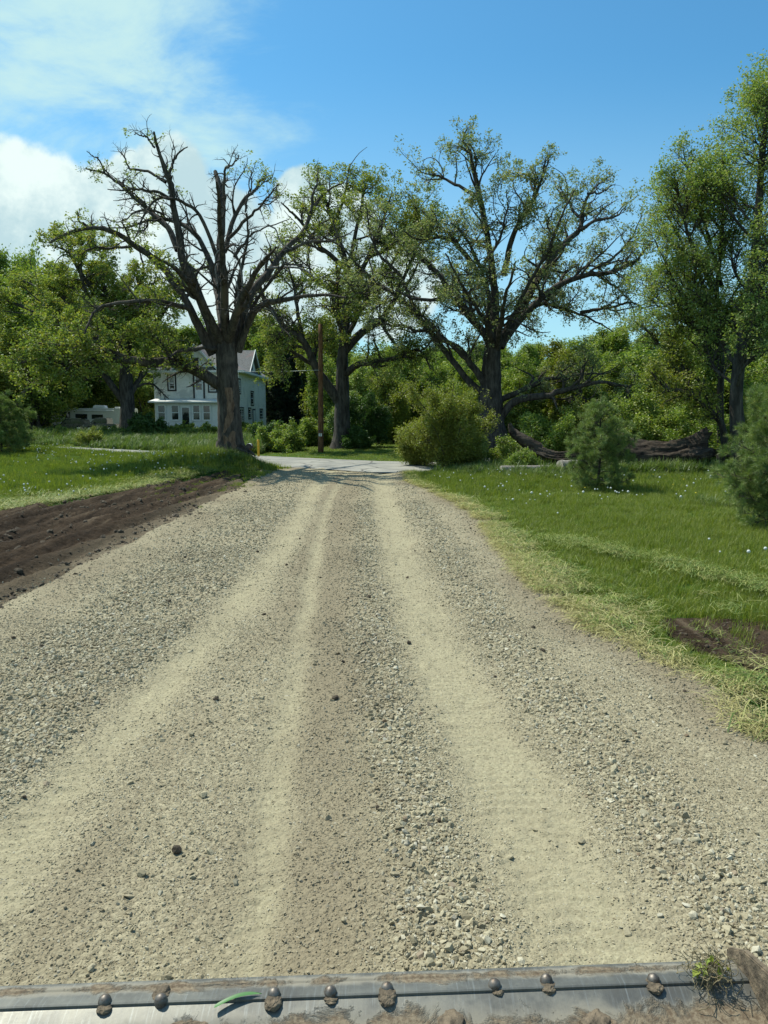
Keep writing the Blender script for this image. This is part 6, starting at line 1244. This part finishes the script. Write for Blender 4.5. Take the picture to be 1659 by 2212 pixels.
        me = bpy.data.meshes.new(name); bm.to_mesh(me); bm.free(); me.materials.append(M['mud']); o_ = bpy.data.objects.new(name, me); COL.objects.link(o_); o_.location = (p.x, p.y, zf + .004); o_.rotation_euler = (-.14, 0, rot)
        for q in me.polygons: q.use_smooth = True
        tag(o_, lab, cat, group)
    heap('mud_heap', 975, 2198, .05, .10, .008, 3, .15, 'narrow brown mud pile between two bolts near the middle of the bucket', 'mud'); heap('mud_heap', 660, 2222, .17, .06, .012, 4, 0, 'flat mud smear under the green grass blade on the bucket', 'mud')
    heap('mud_heap', 400, 2222, .11, .05, .010, 6, .2, 'mud patch below the second bolt from the left', 'mud'); heap('mud_heap', 1290, 2195, .06, .10, .011, 5, -.3, 'dark streaked mud lump left of the farthest right bolt', 'mud')
    # clod with roots at the right end
    p = PZ(1535, 2108, z + .02); r_ = empty('root_clod', p, 'clump of soil, roots and leaves caught in the right corner of the bucket', 'soil clump'); bm = bmesh.new(); bmesh.ops.create_icosphere(bm, subdivisions=4, radius=1)
    for v in bm.verts: q = v.co; f = .6 + .9 * fbm(np.array([q.x * 2.2]), np.array([q.y * 2.2 + q.z * 1.7]), 11, 5)[0]; v.co = Vector((q.x * .065 * f, q.y * .045 * f, max(q.z, -.3) * .035 * f))
    me = bpy.data.meshes.new('clump'); bm.to_mesh(me); bm.free(); me.materials.append(M['mud']); o_ = bpy.data.objects.new('clump', me); COL.objects.link(o_); o_.parent = r_; o_.location = p
    rr = np.random.default_rng(77); Q = grow(np.tile(np.array(p), (120, 1)) + rr.normal(0, .03, (120, 3)) * [1, .8, .3] + [0, 0, .02], rr.normal(size=(120, 3)) * [1, 1, .7] + [0, -.5, .2], rr.uniform(.04, .11, 120), 9, .5, -.05, rr); V, F = tubes(Q, np.full((120, 9), .0012), 3); npmesh('roots', V, F, [M['clipd']], parent=r_)
    c = np.array(p) + rr.normal(0, .028, (18, 3)) * [1.2, .8, .5] + [0, 0, .03]; v, f, a = leaves(c, 1, .01, .035, rr); npmesh('leaf_scraps', v, f, [M['leaf_mid']], parent=r_, attrs={'rnd': ('FACE', a)})
    rebase(r_)
    # green blade lying on the floor
    a, b2 = PZ(463, 2177, z + .012), PZ(566, 2150, z + .016); V = []; n = 14
    for i in range(n): t = i / (n - 1); q = a.lerp(b2, t) + back * (-.012 * math.sin(t * 3)); w = .0075 * (1 - t ** 5) * min(1, .75 + t * 3); q.z += .004 + .006 * math.sin(t * 3.1); V += [q + back * w, q + Vector((0, 0, -.002)), q - back * w]
    F = []
    for i in range(n - 1):
        for j in range(2): F.append((i * 3 + j, i * 3 + j + 1, i * 3 + j + 4, i * 3 + j + 3))
    g_ = npmesh('grass_blade', V, np.array(F), [M['blade']], smooth=True); tag(g_, 'single green grass blade lying on the bucket beside the third bolt', 'grass blade')
    rebase(root)
M['clipd'] = simple('dry_roots', (.22, .18, .10), .9)
bucket()
